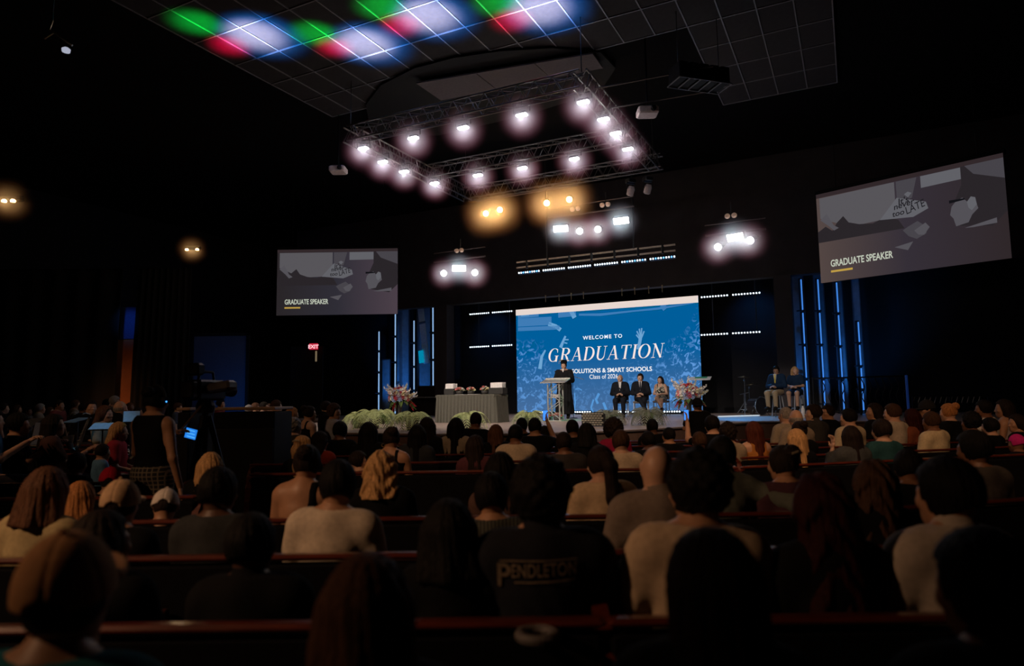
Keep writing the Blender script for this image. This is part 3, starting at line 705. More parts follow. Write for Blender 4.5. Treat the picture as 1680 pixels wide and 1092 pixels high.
# warm twin wall lamps and brass bracket on the dark left side
for lab, x, y, Y, tw in (('warm twin downlight glowing on the dark left wall', 315, 409, 22, .17), ('warm lamp glowing at the far left edge', 14, 329, 15, .1)):
    p = at(x, y, Y); r = thing('wall_lamp', lab, 'lamp', p, 0)
    obj('housing', MB().bbox((0, .1, .07), (.5, .14, .12), .02), black, r)
    for sx in (-1, 1): obj('bulb', MB().lathe([(.001, -.04), (.05, -.03), (.055, .0), (.03, .03)], 12, (sx * tw, 0, 0)).mesh('bulb', True), lens_a, r)
    lamp('wall_light', 'POINT', p + Vector((0, -.1, -.06)), 5, (1, .68, .36), None, .05); HALO['warm'].append(p)
p = at(92, 56, 9.0); r = thing('ceiling_bracket', 'small brass bracket with two arms high up at the left', 'bracket', p)
brass = M('brass', (.6, .45, .28), .3, .8)
obj('stem', MB().tube([(-.06, 0, .2), (-.1, 0, .06), (-.03, 0, .03)], .014, 6), brass, r); obj('arm', MB().tube([(-.03, 0, .03), (-.16, 0, -.06)], .016, 6), brass, r)
obj('arm', MB().tube([(-.03, 0, .03), (.2, .05, -.14)], .016, 6), brass, r); obj('hanger', MB().tube([(-.06, 0, .2), (-.06, 0, ZC - p.z)], .008, 6), blackmetal, r)
obj('glint_lens', MB().lathe([(.001, -.03), (.05, -.02), (.055, .02), (.03, .04)], 12, (.15, 0, -.24)), EM('glint_glass', (.75, .8, 1), .5), r)  # white glint painted as a faint glow of the lens
# coloured beams thrown up onto the ceiling by the LED lamps
for (gx, gy), (rx, ry), (wx, wy) in (((325, 38), (378, 74), (424, 58)), ((518, 56), (552, 78), (604, 72)), ((628, 12), (660, 40), (708, 26)), ((818, 4), (842, 32), (892, 14))):
    tw_ = onz(wx, wy, ZC); src = tw_ - EV * .6 + Vector((0, 0, -2.2))
    def beam(x, y, col, power, cone, bl):
        lamp('beam', 'SPOT', src, power, col, onz(x, y, ZC), .16, cone, 1.0)
    beam(gx, gy, (.0, 1.0, .08), 1500, 28, .9); beam(rx, ry, (1, .0, .06), 2600, 23, .8)
    beam(wx, wy, (.0, .25, 1.0), 2200, 50, .6); beam(wx - 6, wy, (1, .85, .7), 2300, 38, .9)
# ------------------------------------------------------------------ video wall
VL = 25.4
R0 = onv(1153, 673, VL); uR = uv(R0)[0]; WW, HH = 7.5, 4.24; uL = uR - WW; zB = SH + .1
vw = thing('video_wall', 'huge blue video wall at the back of the stage reading GRADUATION', 'screen', bw(uL, VL, zB), BROT)
def led_mat():
    m = bpy.data.materials.new('video_picture'); m.use_nodes = True; nt = m.node_tree; N = nt.nodes.new; L = nt.links.new
    nt.nodes.remove(nt.nodes['Principled BSDF']); e = N('ShaderNodeEmission'); L(e.outputs[0], nt.nodes['Material Output'].inputs[0])
    tc = N('ShaderNodeTexCoord'); sp = N('ShaderNodeSeparateXYZ'); L(tc.outputs['Object'], sp.inputs[0])
    def math_(op, a, b=None, c=None):
        n = N('ShaderNodeMath'); n.operation = op; n.use_clamp = op == 'MULTIPLY' and c is not None
        for i, x in enumerate((a, b)):
            if x is None: continue
            if hasattr(x, 'is_linked') or hasattr(x, 'links'): L(x, n.inputs[i])
            else: n.inputs[i].default_value = x
        return n.outputs[0]
    X, Z = sp.outputs[0], sp.outputs[2]
    base = N('ShaderNodeValToRGB'); L(math_('DIVIDE', Z, HH), base.inputs[0])
    cr = base.color_ramp; cr.elements[0].color = (.07, .17, .37, 1); cr.elements[1].position = .55; cr.elements[1].color = (.0, .125, .37, 1)
    n1 = N('ShaderNodeTexNoise'); n1.inputs['Scale'].default_value = 4.2; n1.inputs['Detail'].default_value = 3; n1.inputs['Distortion'].default_value = 1.6; L(tc.outputs['Object'], n1.inputs['Vector'])
    n2 = N('ShaderNodeTexNoise'); n2.inputs['Scale'].default_value = .9; L(tc.outputs['Object'], n2.inputs['Vector'])
    r1 = N('ShaderNodeValToRGB'); L(n1.outputs['Fac'], r1.inputs[0]); r1.color_ramp.elements[0].position = .52; r1.color_ramp.elements[1].position = .62
    # the crowd fills the lower part, reaching higher at the sides
    ax_ = math_('ABSOLUTE', math_('SUBTRACT', math_('DIVIDE', X, WW), .47)); hgt = math_('ADD', math_('MULTIPLY', ax_, 1.0), math_('MULTIPLY', n2.outputs['Fac'], .56))
    msk = math_('MULTIPLY', math_('SUBTRACT', hgt, math_('DIVIDE', Z, HH)), 6.0, True)
    cl = N('ShaderNodeClamp'); L(msk, cl.inputs[0]); fac = math_('MULTIPLY', cl.outputs[0], math_('MULTIPLY', r1.outputs[0], .95))
    fac2 = math_('MULTIPLY', fac, math_('ADD', math_('MULTIPLY', ax_, 1.6), .25))
    mx = N('ShaderNodeMix'); mx.data_type = 'RGBA'; L(fac2, mx.inputs['Factor']); L(base.outputs[0], mx.inputs['A']); mx.inputs['B'].default_value = (.13, .36, .80, 1)
    L(mx.outputs['Result'], e.inputs[0]); e.inputs[1].default_value = 0.88
    return m
obj('cabinet', MB().bbox((WW / 2, .12, HH / 2), (WW, .2, HH), .01), black, vw)
obj('picture', MB().box((WW / 2, .0, HH / 2), (WW, .02, HH)), led_mat(), vw)
obj('white_band', MB().prism([(0, HH - .24), (WW, HH - .26), (WW, HH), (0, HH)], .0, .012, Matrix.Translation((0, -.012, 0)) @ Matrix.Rotation(PI / 2, 4, 'X')), EM('band_white', (.80, .68, .62)), vw)
TX = Matrix.Rotation(PI / 2, 4, 'X')
def flat(mb, T, y=-.02):
    """a drawing in (x, z) laid on the screen, a hair in front of it"""
    pass
def stroke(pts, ws):
    """thick line in the plane, returned as a polygon"""
    P = [Vector((x, y)) for x, y in pts]; l = []; r = []
    for i, p in enumerate(P):
        d = (P[min(i + 1, len(P) - 1)] - P[max(i - 1, 0)]).normalized(); n = Vector((-d.y, d.x)) * (ws[i] if hasattr(ws, '__len__') else ws) / 2
        l.append(p + n); r.append(p - n)
    return l + r[::-1]
def strokes_mesh(L, thick=.006):
    mb = MB()
    for pts, ws in L:
        n = len(pts); P = stroke(pts, ws); l = P[:n]; r = P[n:][::-1]; b = len(mb.v)
        for z in (0, thick):
            mb.v += [(p.x, p.y, z) for p in l] + [(p.x, p.y, z) for p in r]
        for i in range(n - 1):
            mb.f.append((b + 2 * n + i, b + 2 * n + n + i, b + 2 * n + n + i + 1, b + 2 * n + i + 1)); mb.f.append((b + i, b + i + 1, b + n + i + 1, b + n + i))
    return mb.mesh('lettering')
def arcp(cx, cy, rx, ry, a0, a1, n=20): return [(cx + rx * math.cos(math.radians(a0 + (a1 - a0) * i / n)), cy + ry * math.sin(math.radians(a0 + (a1 - a0) * i / n))) for i in range(n + 1)]
def arcw(a0, a1, n=20, lo=.03, hi=.15): return [lo + (hi - lo) * abs(math.cos(math.radians(a0 + (a1 - a0) * i / n))) ** 1.3 for i in range(n + 1)]
T_, H_ = .14, .035   # thick and hair strokes
GL = {   # high-contrast serif capitals, height 1
    'G': ([(arcp(.42, .5, .36, .49, 48, 315), arcw(48, 315)), ([(.66, .0), (.66, .42)], T_), ([(.5, .43), (.8, .43)], H_), ([(.66, .86), (.68, .68)], H_ * 1.3)], .86),
    'R': ([([(.16, 0), (.16, 1)], T_), (arcp(.36, .74, .27, .245, 90, -90), arcw(90, -90)), ([(.1, .985), (.36, .985)], H_), ([(.2, .5), (.38, .5)], H_), ([(.38, .5), (.52, .28), (.64, .05), (.78, .02)], [T_ * .6, T_, T_, H_]), ([(.02, .015), (.32, .015)], H_), ([(.02, .985), (.2, .985)], H_)], .8),
    'A': ([([(.1, .02), (.4, 1)], H_), ([(.4, 1), (.7, .02)], T_), ([(.22, .34), (.6, .34)], H_), ([(-.02, .015), (.24, .015)], H_), ([(.54, .015), (.86, .015)], H_)], .84),
    'D': ([([(.16, 0), (.16, 1)], T_), (arcp(.34, .5, .4, .485, 90, -90), arcw(90, -90)), ([(.02, .985), (.36, .985)], H_), ([(.02, .015), (.36, .015)], H_)], .82),
    'U': ([([(.17, 1), (.17, .32)], T_), (arcp(.42, .32, .25, .305, 180, 360), [.14 - .1 * i / 20 for i in range(21)]), ([(.67, .3), (.67, 1)], H_), ([(.02, .985), (.34, .985)], H_), ([(.54, .985), (.8, .985)], H_)], .82),
    'T': ([([(.38, 0), (.38, 1)], T_), ([(.02, .98), (.74, .98)], H_ * 1.2), ([(.03, .99), (.05, .76)], H_), ([(.73, .99), (.71, .76)], H_), ([(.24, .015), (.52, .015)], H_)], .76),
    'I': ([([(.17, 0), (.17, 1)], T_), ([(.03, .985), (.31, .985)], H_), ([(.03, .015), (.31, .015)], H_)], .36),
    'O': ([(arcp(.42, .5, .36, .49, 0, 360, 36), arcw(0, 360, 36))], .86),
    'N': ([([(.15, 0), (.15, 1)], H_), ([(.13, 1), (.68, .0)], T_), ([(.68, 0), (.68, 1)], H_), ([(.0, .985), (.2, .985)], H_), ([(.02, .015), (.28, .015)], H_), ([(.56, .985), (.82, .985)], H_)], .84),
}
def serif_word(word, h, sh=.2, sp=.1):
    L = []; x = 0
    for ch in word:
        g, w_ = GL[ch]
        for pts, ws in g: L.append(([((px + x + py * sh) * h, py * h) for px, py in pts], [k * h for k in ws] if hasattr(ws, '__len__') else ws * h))
        x += w_ + sp
    return strokes_mesh(L), (x - sp) * h
def put(mesh, name, mat, x, z, sx=1.0, sz=1.0, parent=vw, y=-.02):
    o = obj(name, mesh, mat, parent, (x, y, z), (PI / 2, 0, 0), (sx, sz, 1)); return o
def wall_xz(px, py):
    p = onv(px, py, VL); return uv(p)[0] - uL, p.z - zB
txt = EM('text_white', (.92, .93, .95), 1.0)
def put_text(body, pl, pr, bold, name='lettering', spacing=1.0, hpx=None, mat=None, sx=None):
    (x0, z0), (x1, z1) = wall_xz(*pl), wall_xz(*pr)
    m = text_mesh(body, 1.0, bold, spacing=spacing); xs = [v.co.x for v in m.vertices]; ys = [v.co.y for v in m.vertices]
    s = (x1 - x0) / (max(xs) - min(xs)); put(m, name, mat or txt, x0 - min(xs) * s, (z0 + z1) / 2, s, (hpx / (max(ys) - min(ys))) if hpx else s)
put_text('WELCOME TO', (956.5, 556.5), (1021, 554), .02, spacing=1.25, hpx=.15)
put_text('D SOLUTIONS & SMART SCHOOLS', (930, 612), (1070, 608.5), .018, hpx=.175)
put_text('Class of 2026', (967.5, 621.5), (1014, 620), .0, hpx=.17)
m, w_ = serif_word('GRADUATION', 1.0)
(x0, z0), (x1, z1) = wall_xz(899, 592.5), wall_xz(1087.5, 586); s_ = (x1 - x0) / w_
put(m, 'lettering', EM('text_rose', (.93, .80, .76), 1.0), x0, (z0 + z1) / 2 - .01, s_, .53)
# pictured hands, arms and banners of the crowd on the wall
pict = EM('pict_light', (.09, .30, .66), 1.0); pict2 = EM('pict_pale', (.15, .37, .64), 1.0); pict3 = EM('pict_mid', (.05, .2, .46), 1.0)
def pic(L, name, mat, y=-.014):
    L2 = []
    for pts, ws in L:
        q = [wall_xz(*p) for p in pts]; L2.append((q, ws))
    put(strokes_mesh(L2, .003), name, mat, 0, 0, y=y)
pic([([(1047, 573), (1050, 560), (1051, 552)], [.12, .12, .14]), ([(1050, 553), (1045, 543)], .05), ([(1051, 552), (1049, 539)], .05), ([(1052, 552), (1053, 538)], .05), ([(1053, 553), (1057, 543)], .05), ([(1049, 555), (1044, 549)], .05)], 'picture_hand', pict2)
pic([([(920, 570), (924, 560), (928, 551)], [.14, .1, .08]), ([(926, 557), (933, 557)], .05), ([(926, 562), (931, 563)], .05)], 'picture_hand', pict2)
pic([([(886, 605), (889, 585), (895, 574)], [.16, .12, .06])], 'picture_arm', pict2)
pic([([(942, 680), (944, 660), (943, 645)], .05), ([(955, 640), (950, 637), (944, 638)], .04), ([(974, 655), (970, 668), (973, 676)], .07), ([(983, 645), (978, 655), (981, 662)], .1), ([(990, 660), (995, 672)], .1)], 'picture_figures', pict)
pic([([(850, 519), (884, 516)], .16), ([(850, 529), (905, 526)], .34), ([(850, 540), (918, 537)], .16), ([(916, 515), (945, 512)], .3)], 'picture_banner', pict3)
pic([([(855, 517), (868, 516)], .1), ([(900, 531), (912, 535), (920, 541)], .16), ([(936, 508), (943, 521)], .18)], 'picture_banner', pict2)
pic([([(1086, 500), (1092, 507)], .2), ([(950, 516), (985, 516), (1040, 510), (1080, 506), (1138, 497)], [.08, .1, .06, .08, .03])], 'picture_banner', pict3)
for k in range(22):        # dangling cables above the wall
    pass
for k, x in enumerate((896, 918, 938, 958, 1021, 1042, 1065, 1087)):
    p = onv(x, 490 - (x - 896) * .075, 24.5); p.z = 5.62
    tag(obj('hanging_strap', MB().box((0, 0, -.12), (.03, .01, .26)).box((0, 0, .0), (.05, .03, .05)), M('strap', (.45, .36, .22), .6), None, p + EV * -.05), 'short tan strap hanging above the video wall, %s from the left' % ['first', 'second', 'third', 'fourth', 'fifth', 'sixth', 'seventh', 'eighth'][k], 'strap', 'straps above the video wall')
# ------------------------------------------------------------------ two projection screens
def projection_screen(label, TL, TR, BL, warm):
    TL, TR, BL = Vector(TL), Vector(TR), Vector(BL); W = (TR - TL).length; H = (TL - BL).length
    ex = (TR - TL).normalized(); r = thing('projection_screen', label, 'screen', BL, math.atan2(ex.y, ex.x), 'side projection screens')
    obj('frame', MB().bbox((W / 2, .05, H / 2), (W, .08, H), .02), black, r)
    def P(name, poly, mat, y):
        obj(name, MB().prism([(x * W, z * H) for x, z in poly], 0, .003, Matrix.Translation((0, y, 0)) @ TX), mat, r)
    def g(k, c): return EM('proj_%s' % k, c, 1.0)
    # picture ground with a soft left-to-right change
    def ground(key, ca, cb, cc):
        if key in MATS: return MATS[key]
        m = bpy.data.materials.new(key); m.use_nodes = True; nt = m.node_tree; nt.nodes.remove(nt.nodes['Principled BSDF']); e = nt.nodes.new('ShaderNodeEmission')
        tc = nt.nodes.new('ShaderNodeTexCoord'); sp = nt.nodes.new('ShaderNodeSeparateXYZ'); dv = nt.nodes.new('ShaderNodeMath'); dv.operation = 'DIVIDE'; dv.inputs[1].default_value = W
        cr = nt.nodes.new('ShaderNodeValToRGB'); nt.links.new(tc.outputs['Object'], sp.inputs[0]); nt.links.new(sp.outputs[0], dv.inputs[0]); nt.links.new(dv.outputs[0], cr.inputs[0]); nt.links.new(cr.outputs[0], e.inputs[0])
        cr.color_ramp.elements[0].color = (*ca, 1); cr.color_ramp.elements[1].color = (*cc, 1); x = cr.color_ramp.elements.new(.5); x.color = (*cb, 1)
        nt.links.new(e.outputs[0], nt.nodes['Material Output'].inputs[0]); MATS[key] = m; return m
    P('picture', [(0, 0), (1, 0), (1, 1), (0, 1)], ground('proj_ground_' + warm, *((.085, .06, .055), (.035, .028, .038), (.028, .02, .022)) if warm == 'r' else ((.022, .018, .02), (.028, .026, .036), (.07, .05, .065))), -.004)
    P('top_border', [(0, .955), (1, .955), (1, 1), (0, 1)], g('border' + warm, (.03, .02, .022)), -.008)
    wallc = g('wall', (.095, .09, .10)); pale = g('pale', (.115, .115, .13)); dark = g('dark', (.022, .018, .021)); mid = g('mid', (.06, .055, .065)); skin = g('skin', (.085, .08, .092))
    P('picture_wall', [(.02, .95), (.46, .95), (.46, .6), (.36, .58), (.2, .57), (.14, .62), (.02, .72)], wallc, -.01)
    P('picture_window', [(.6, .95), (.81, .95), (.81, .835), (.6, .83)], pale, -.012)
    P('picture_curtain', [(.47, .95), (.58, .95), (.55, .75), (.47, .72)], mid, -.012)
    P('picture_crowd', [(.0, .57), (.05, .62), (.09, .56), (.12, .64), (.16, .7), (.19, .62), (.25, .58), (.33, .56), (.4, .6), (.47, .55), (.5, .45), (.0, .45)], dark, -.014)
    P('picture_sleeve', [(.02, .7), (.06, .76), (.1, .62), (.13, .58), (.1, .56), (.07, .62)], skin, -.016)
    P('picture_cap', [(.37, .58), (.47, .78), (.62, .68), (.63, .61), (.55, .55)], pale, -.018)
    P('picture_head', [(.52, .46), (.57, .5), (.62, .42), (.61, .36), (.56, .32), (.52, .36), (.49, .43)], mid, -.018)
    P('picture_flower', [(.51, .80), (.53, .82), (.55, .8), (.53, .76)], pale, -.02)
    P('picture_paper', [(.44, .27), (.54, .3), (.51, .22)], skin, -.016)
    P('picture_hand', [(.55, .41), (.61, .47), (.63, .42), (.6, .35), (.57, .36)], skin, -.02)
    P('picture_cap', [(.8, .955), (1.0, .955), (1.0, .45), (.93, .33), (.78, .38), (.76, .62), (.8, .78)], dark, -.014)
    P('picture_tassel_board', [(.82, .955), (1.0, .955), (1.0, .76), (.86, .86)], mid, -.016)
    P('picture_face', [(.745, .58), (.77, .63), (.8, .65), (.83, .58), (.86, .6), (.87, .52), (.84, .47), (.82, .40), (.76, .38), (.75, .46), (.735, .5)], skin, -.018)
    P('picture_ear', [(.82, .6), (.84, .645), (.86, .63), (.865, .56), (.84, .51), (.825, .54)], pale, -.022)
    P('picture_glasses', [(.735, .645), (.81, .64), (.81, .625), (.735, .615)], g('black', (.006, .006, .008)), -.024)
    P('picture_collar', [(.80, .35), (.95, .4), (.95, .35), (.84, .345)], skin, -.018)
    tx = EM('proj_text', (.52, .56, .46) if warm == 'r' else (.40, .45, .42), 1.0)
    m = text_mesh('GRADUATE SPEAKER', 1.0, .018); xs = [v.co.x for v in m.vertices]; k = .36 * W / (max(xs) - min(xs))
    obj('lettering', m, tx, r, (.068 * W, -.03, .165 * H), (PI / 2, 0, 0), (k, .105 * H, 1))
    obj('underline', MB().box((.133 * W, -.03, .112 * H), (.13 * W, .006, .022 * H)), EM('proj_gold' + warm, (.50, .32, .06), 1.0), r)
    ink = g('ink', (.012, .011, .014))
    for body, x, z, h, rot in (("It's", .475, .70, .09, .15), ('never', .45, .655, .085, .15), ('too', .44, .585, .08, .1), ('LATE', .515, .585, .11, .3)):
        m = text_mesh(body, 1.0, .01 if body != 'LATE' else .0, shear=.2); obj('lettering', m, ink, r, (x * W, -.03, z * H), (PI / 2, -rot, 0), (h * H * (1 if body != 'LATE' else .75), h * H, 1))
    obj('roller_case', MB().bbox((W / 2, .06, H + .05), (W + .1, .14, .12), .02), black, r)
    for sx in (.12, .88): obj('cable', MB().tube([(sx * W, .06, H + .1), (sx * W, .06, ZC + .05 - BL.z)], .012, 6), blackmetal, r)
    return r
YR = 16.0
TRr, BRr = at(1645, 247, YR), at(1663, 420, YR); TLr, BLr = at(1339, 323, YR * 1.205), at(1346, 467, YR * 1.205)
zt, zb = (TRr.z + TLr.z) / 2, (BRr.z + BLr.z) / 2
projection_screen('right projection screen reading GRADUATE SPEAKER, seen large at an angle', (TLr.x, TLr.y, zt), (TRr.x, TRr.y, zt), (TLr.x, TLr.y, zb), 'r')
YL = YR * 1.566
a, b, c = at(455.5, 409, YL), at(652.5, 409, YL), at(455, 517, YL)
projection_screen('left projection screen reading GRADUATE SPEAKER, smaller and facing the camera', (a.x, a.y, a.z - .02), (b.x, b.y, a.z - .02), (a.x, a.y, c.z - .01), 'l')
# ------------------------------------------------------------------ blue lit panels with LED tubes at both sides
blue_cloth = M('blue_panel_cloth', (.16, .19, .24), .75, 0, .15, 5)
tube_l = EM('led_tube_pale', (.33, .58, .95), .85); tube_r = EM('led_tube_blue', (.06, .26, .85), .9)
GPN = 'upright blue lit panels'
def upanel(label, xa, xb, ytop, v_, mat=blue_cloth):
    pa, pb = onv(xa, ytop, v_), onv(xb, ytop, v_); ua, ub_ = uv(pa)[0], uv(pb)[0]; zt = (pa.z + pb.z) / 2
    r = thing('stage_panel', label, 'panel', bw(ua, v_, SH), BROT, GPN); w = ub_ - ua; h = zt - SH
    obj('cloth', MB().bbox((w / 2, 0, h / 2), (w, .05, h), .01), mat, r)
    obj('frame', MB().box((w / 2, -.03, h), (w, .03, .05)).box((0.015, -.03, h / 2), (.03, .03, h)).box((w - .015, -.03, h / 2), (.03, .03, h)), M('panel_edge', (.05, .06, .08), .5), r)
for lab, xa, xb, yt in (('blue lit panel behind the leftmost LED tube', 623, 641, 590), ('widest blue lit panel below the left screen', 651, 672, 497), ('blue lit panel behind the slanted board', 684, 707, 500), ('narrow blue lit panel right of the slanted board', 713, 722, 503)):
    upanel(lab, xa, xb, yt, 25.9)
for lab, xa, xb, yt in (('teal curtain panel beside the right pier', 1294, 1318, 452), ('blue lit panel between the first and second tubes at right', 1332, 1350, 440), ('blue lit panel between the second and third tubes at right', 1364, 1380, 440), ('blue lit panel right of the third tube at right', 1395, 1409, 450)):
    upanel(lab, xa, xb, yt, 25.9)
def led_tube(label, x0, y0, x1, y1, v_, mat, segs, group):
    A, B = onv(x0, y0, v_), onv(x1, y1, v_); r = thing('led_tube', label, 'light tube', (B.x, B.y, max(B.z, SH)), 0, group); L = A.z - max(B.z, SH)
    for k in range(segs):
        obj('tube', MB().bbox((0, -.05, L * (k + .5) / segs), (.05 if mat is tube_l else .036, .06, L / segs - .1), .02), mat, r); obj('bracket', MB().bbox((-.05, 0, L * k / segs + .02), (.26, .1, .05), .01), blackmetal, r)
    obj('spine', MB().bbox((0, .02, L / 2), (.13, .05, L), .01), blackmetal, r)
for k, (x, y0) in enumerate(((621.5, 542), (648.5, 510), (679.5, 524), (711, 502))):
    led_tube('pale blue LED tube at left, %s from the left' % ['first', 'second', 'third', 'fourth'][k], x, y0, x, 690, 25.6, tube_l, 4, 'LED tubes at left')
for k, (x, y0) in enumerate(((1326, 455), (1354, 455), (1385, 460), (1417, 525))):
    led_tube('blue LED tube at right, %s from the left' % ['first', 'second', 'third', 'fourth'][k], x, y0, x, 690, 25.6, tube_r, 4, 'LED tubes at right')
# slanted board
A, B = onv(686, 469, 25.2), onv(700, 596, 25.2); d = (A - B); ang = math.atan2(d.dot(EU), d.z)
r = thing('slanted_board', 'long blue board leaning in front of the left panels', 'board', B, BROT); R_ = Matrix.Rotation(ang, 3, 'Y')
obj('face', MB().bbox(R_ @ Vector((0, 0, d.length / 2)), (.3, .06, d.length), .01, R_), M('blue_board', (.5, .7, .95), .7), r)
obj('end_cap', MB().bbox(R_ @ Vector((0, -.005, d.length - .1)), (.31, .08, .2), .01, R_), M('board_cap', (.4, .45, .52), .6), r)
obj('hook', MB().bbox(R_ @ Vector((.02, -.03, d.length * .52)), (.34, .06, .1), .01, R_), M('blue_board2', (.08, .16, .3), .7), r)
tag(obj('glow_patch', MB().box((0, 0, 0), (.24, .04, .55), Matrix.Rotation(-.1, 3, 'Y')), EM('patch_cyan', (.0, .22, .38), 1.0), None, onv(691, 585, 25.1), (0, 0, BROT)), 'small cyan lit card below the slanted board', 'patch')  # cyan light by the board, painted as a small glowing piece
# blue light washing the panels, from lamps on the stage floor
BL = (.03, .30, 1.0)
for u_, e in ((-19.3, 150), (-17.9, 150), (-16.6, 110), (-1.5, 150), (-.6, 150), (.3, 120)):
    lamp('blue_uplight', 'SPOT', bw(u_, 24.3, SH + .25), e * .8, BL, bw(u_, 25.9, 3.0), .1, 80, .9)
for u_ in (-14.4, -3.2): lamp('blue_uplight', 'SPOT', bw(u_, 25.6, 5.4), 40, BL, bw(u_, 27, 4.4), .1, 90, .9)
# stage railing in front of the right panels
r = thing('railing', 'black metal railing with wavy bars in front of the right blue panels', 'railing', bw(-1.2, 23.6, SH), BROT)
for z_ in (.12, 1.15): obj('rail', MB().tube([(0, 0, z_), (2.6, 0, z_)], .025, 6), blackmetal, r)
for k in range(14):
    x_ = .1 + k * .185; obj('baluster', MB().tube([(x_ + .045 * math.sin(q * 1.1), 0, .12 + 1.03 * q / 10) for q in range(11)], .014, 5), blackmetal, r)
for x_ in (0, 1.3, 2.6): obj('post', MB().tube([(x_, 0, 0), (x_, 0, 1.18)], .03, 6), blackmetal, r)
# ------------------------------------------------------------------ dark left side: door, exit sign, curtain gap, blue doorway
p = at(514, 568, 27.0); r = thing('exit_sign', 'red lit EXIT sign on the dark left wall', 'sign', p, 0)
obj('box', MB().bbox((0, .05, 0), (.34, .09, .24), .01), EM('exit_red', (.55, .02, .05), 1.0), r)
m = text_mesh('EXIT', .2, .006, align='CENTER'); obj('lettering', m, EM('exit_text', (1, .55, .6), 1.2), r, (0, -.0, -.075), (PI / 2, 0, 0))
p = at(516, 575, 27.3); 
r = struct('door_1', MB().bbox((0, 0, 1.9), (1.3, .08, 3.8), .01), M('dark_door', (.006, .006, .006), .7, spec=.2), Vector((p.x - .3, p.y, 0)))
obj('door_slit', MB().box((.38, -.045, 3.4), (.07, .01, .42)), EM('slit_light', (.16, .12, .07), 1.0), r); obj('door_handle', MB().tube([(.52, -.04, 1.05), (.52, -.09, 1.05), (.4, -.09, 1.05)], .015, 6), darksteel, r)
# lit wall seen through the gap between two black curtains
Yc = 24.0; a0 = at(195, 668, Yc + .4); 
r = thing('lit_pillar', 'narrow orange lit wall strip seen between black curtains', 'wall panel', (a0.x, a0.y, 0), 0)
obj('lower_face', MB().box((.25, 0, 1.95), (.9, .05, 3.9)), M('wall_orange_light', (.34, .12, .05), .8, 0, .15, 2), r); obj('upper_face', MB().box((.35, 0, 4.5), (.8, .05, 1.15)), M('wall_blue_light', (.05, .09, .3), .8), r)  # orange and blue light put into the wall colours
lamp('pillar_light', 'SPOT', Vector((a0.x + .3, a0.y - 2.6, .5)), 70, (1, .42, .16), (a0.x + .25, a0.y, 1.6), .1, 70, .9)
lamp('pillar_blue', 'SPOT', Vector((a0.x + .3, a0.y - 1.6, 5.0)), 22, (.1, .3, 1), (a0.x + .3, a0.y, 4.4), .1, 50, .9)
velvet = M('black_velvet', (.006, .005, .006), .95, 0, .2, 20)
def curtain(label, pts, z1, dep):
    """draped cloth between outline points (x at the top and foot), hanging in soft folds"""
    r = thing('curtain', label, 'curtain', (0, 0, 0)); mb = MB(); n = 60; rows_ = 12; V = []
    for j in range(rows_ + 1):
        t_ = j / rows_
        for i in range(n + 1):
            s__ = i / n; xl = pts[0][0] + (pts[1][0] - pts[0][0]) * (t_ ** 2); xr = pts[2][0] + (pts[3][0] - pts[2][0]) * (t_ ** 2)
            V.append((xl + (xr - xl) * s__, dep + .09 * math.sin(s__ * n * .9), z1 * t_))
    F_ = [(j * (n + 1) + i, j * (n + 1) + i + 1, (j + 1) * (n + 1) + i + 1, (j + 1) * (n + 1) + i) for j in range(rows_) for i in range(n)]
    mb.add(V, F_); o = obj('cloth', mb.mesh('cloth', True), velvet, r); sd = o.modifiers.new('thick', 'SOLIDIFY'); sd.thickness = .03
    obj('rod', MB().tube([(min(pts[1][0], pts[0][0]), dep, z1), (max(pts[2][0], pts[3][0]), dep, z1)], .03, 6), blackmetal, r)
xa, xb, xc = at(187, 668, Yc).x, at(212, 500, Yc).x, at(216, 600, Yc).x
curtain('black curtain left of the orange lit strip, its edge swept aside', ((xa - 7, 0), (xa - 7, 0), (xa, 0), (xb - .25, 0)), 6.4, Yc)
curtain('black curtain right of the orange lit strip', ((xc, 0), (xc + .15, 0), (xc + 2.0, 0), (xc + 2.0, 0)), 6.4, Yc)
p = at(359, 660, 25.5); a_, b_ = at(316, 660, 25.5), at(403, 660, 25.5)
r = struct('door_2', MB().bbox(((b_.x - a_.x) / 2, 0, 2.1), (b_.x - a_.x, .1, 4.0), .01), M('doorway_blue_tint', (.05, .07, .12), .8), Vector((a_.x, a_.y, 0)), None, 'tall doorway in dim blue light')  # dim blue light is also put into the door colour
obj('door_frame', MB().box((-.05, -.03, 2.1), (.1, .14, 4.1)).box((b_.x - a_.x + .05, -.03, 2.1), (.1, .14, 4.1)).box(((b_.x - a_.x) / 2, -.03, 4.15), (b_.x - a_.x + .2, .14, .1)), black, r)
lamp('doorway_blue', 'SPOT', (b_.x + .3, b_.y - 2.2, 1.0), 42, (.05, .28, 1), (b_.x - .5, b_.y, 2.4), .1, 80, .9)
# thin pole and rail at the far right
p = at(1490, 665, 17); tag(obj('stand_pole', MB().tube([(0, 0, 0), (0, 0, at(1490, 615, 17).z)], .03, 8), M('blue_glow_pole', (.03, .06, .16), .4, .3, emit=.12, ecol=(.02, .08, .4)), None, (p.x, p.y, 0)), 'thin pole with a painted blue glow behind the right-hand audience', 'pole')  # blue light on the pole is a glow in its material
p = at(1497, 652, 19); r = thing('handrail', 'dim handrail with slanted bars at the far right wall', 'railing', (p.x, p.y, 0), -.3)
for k in range(13): obj('bar', MB().tube([(k * .13, 0, p.z - .16), (k * .13 + .06, 0, p.z + .02)], .01, 5), M('rail_bar', (.2, .17, .14), .5, .5), r)
obj('rail', MB().tube([(0, 0, p.z + .03), (1.8, 0, p.z + .03)], .018, 6), blackmetal, r)
for x_ in (0, .9, 1.8): obj('post', MB().tube([(x_, 0, 0), (x_, 0, p.z + .03)], .02, 6), blackmetal, r)
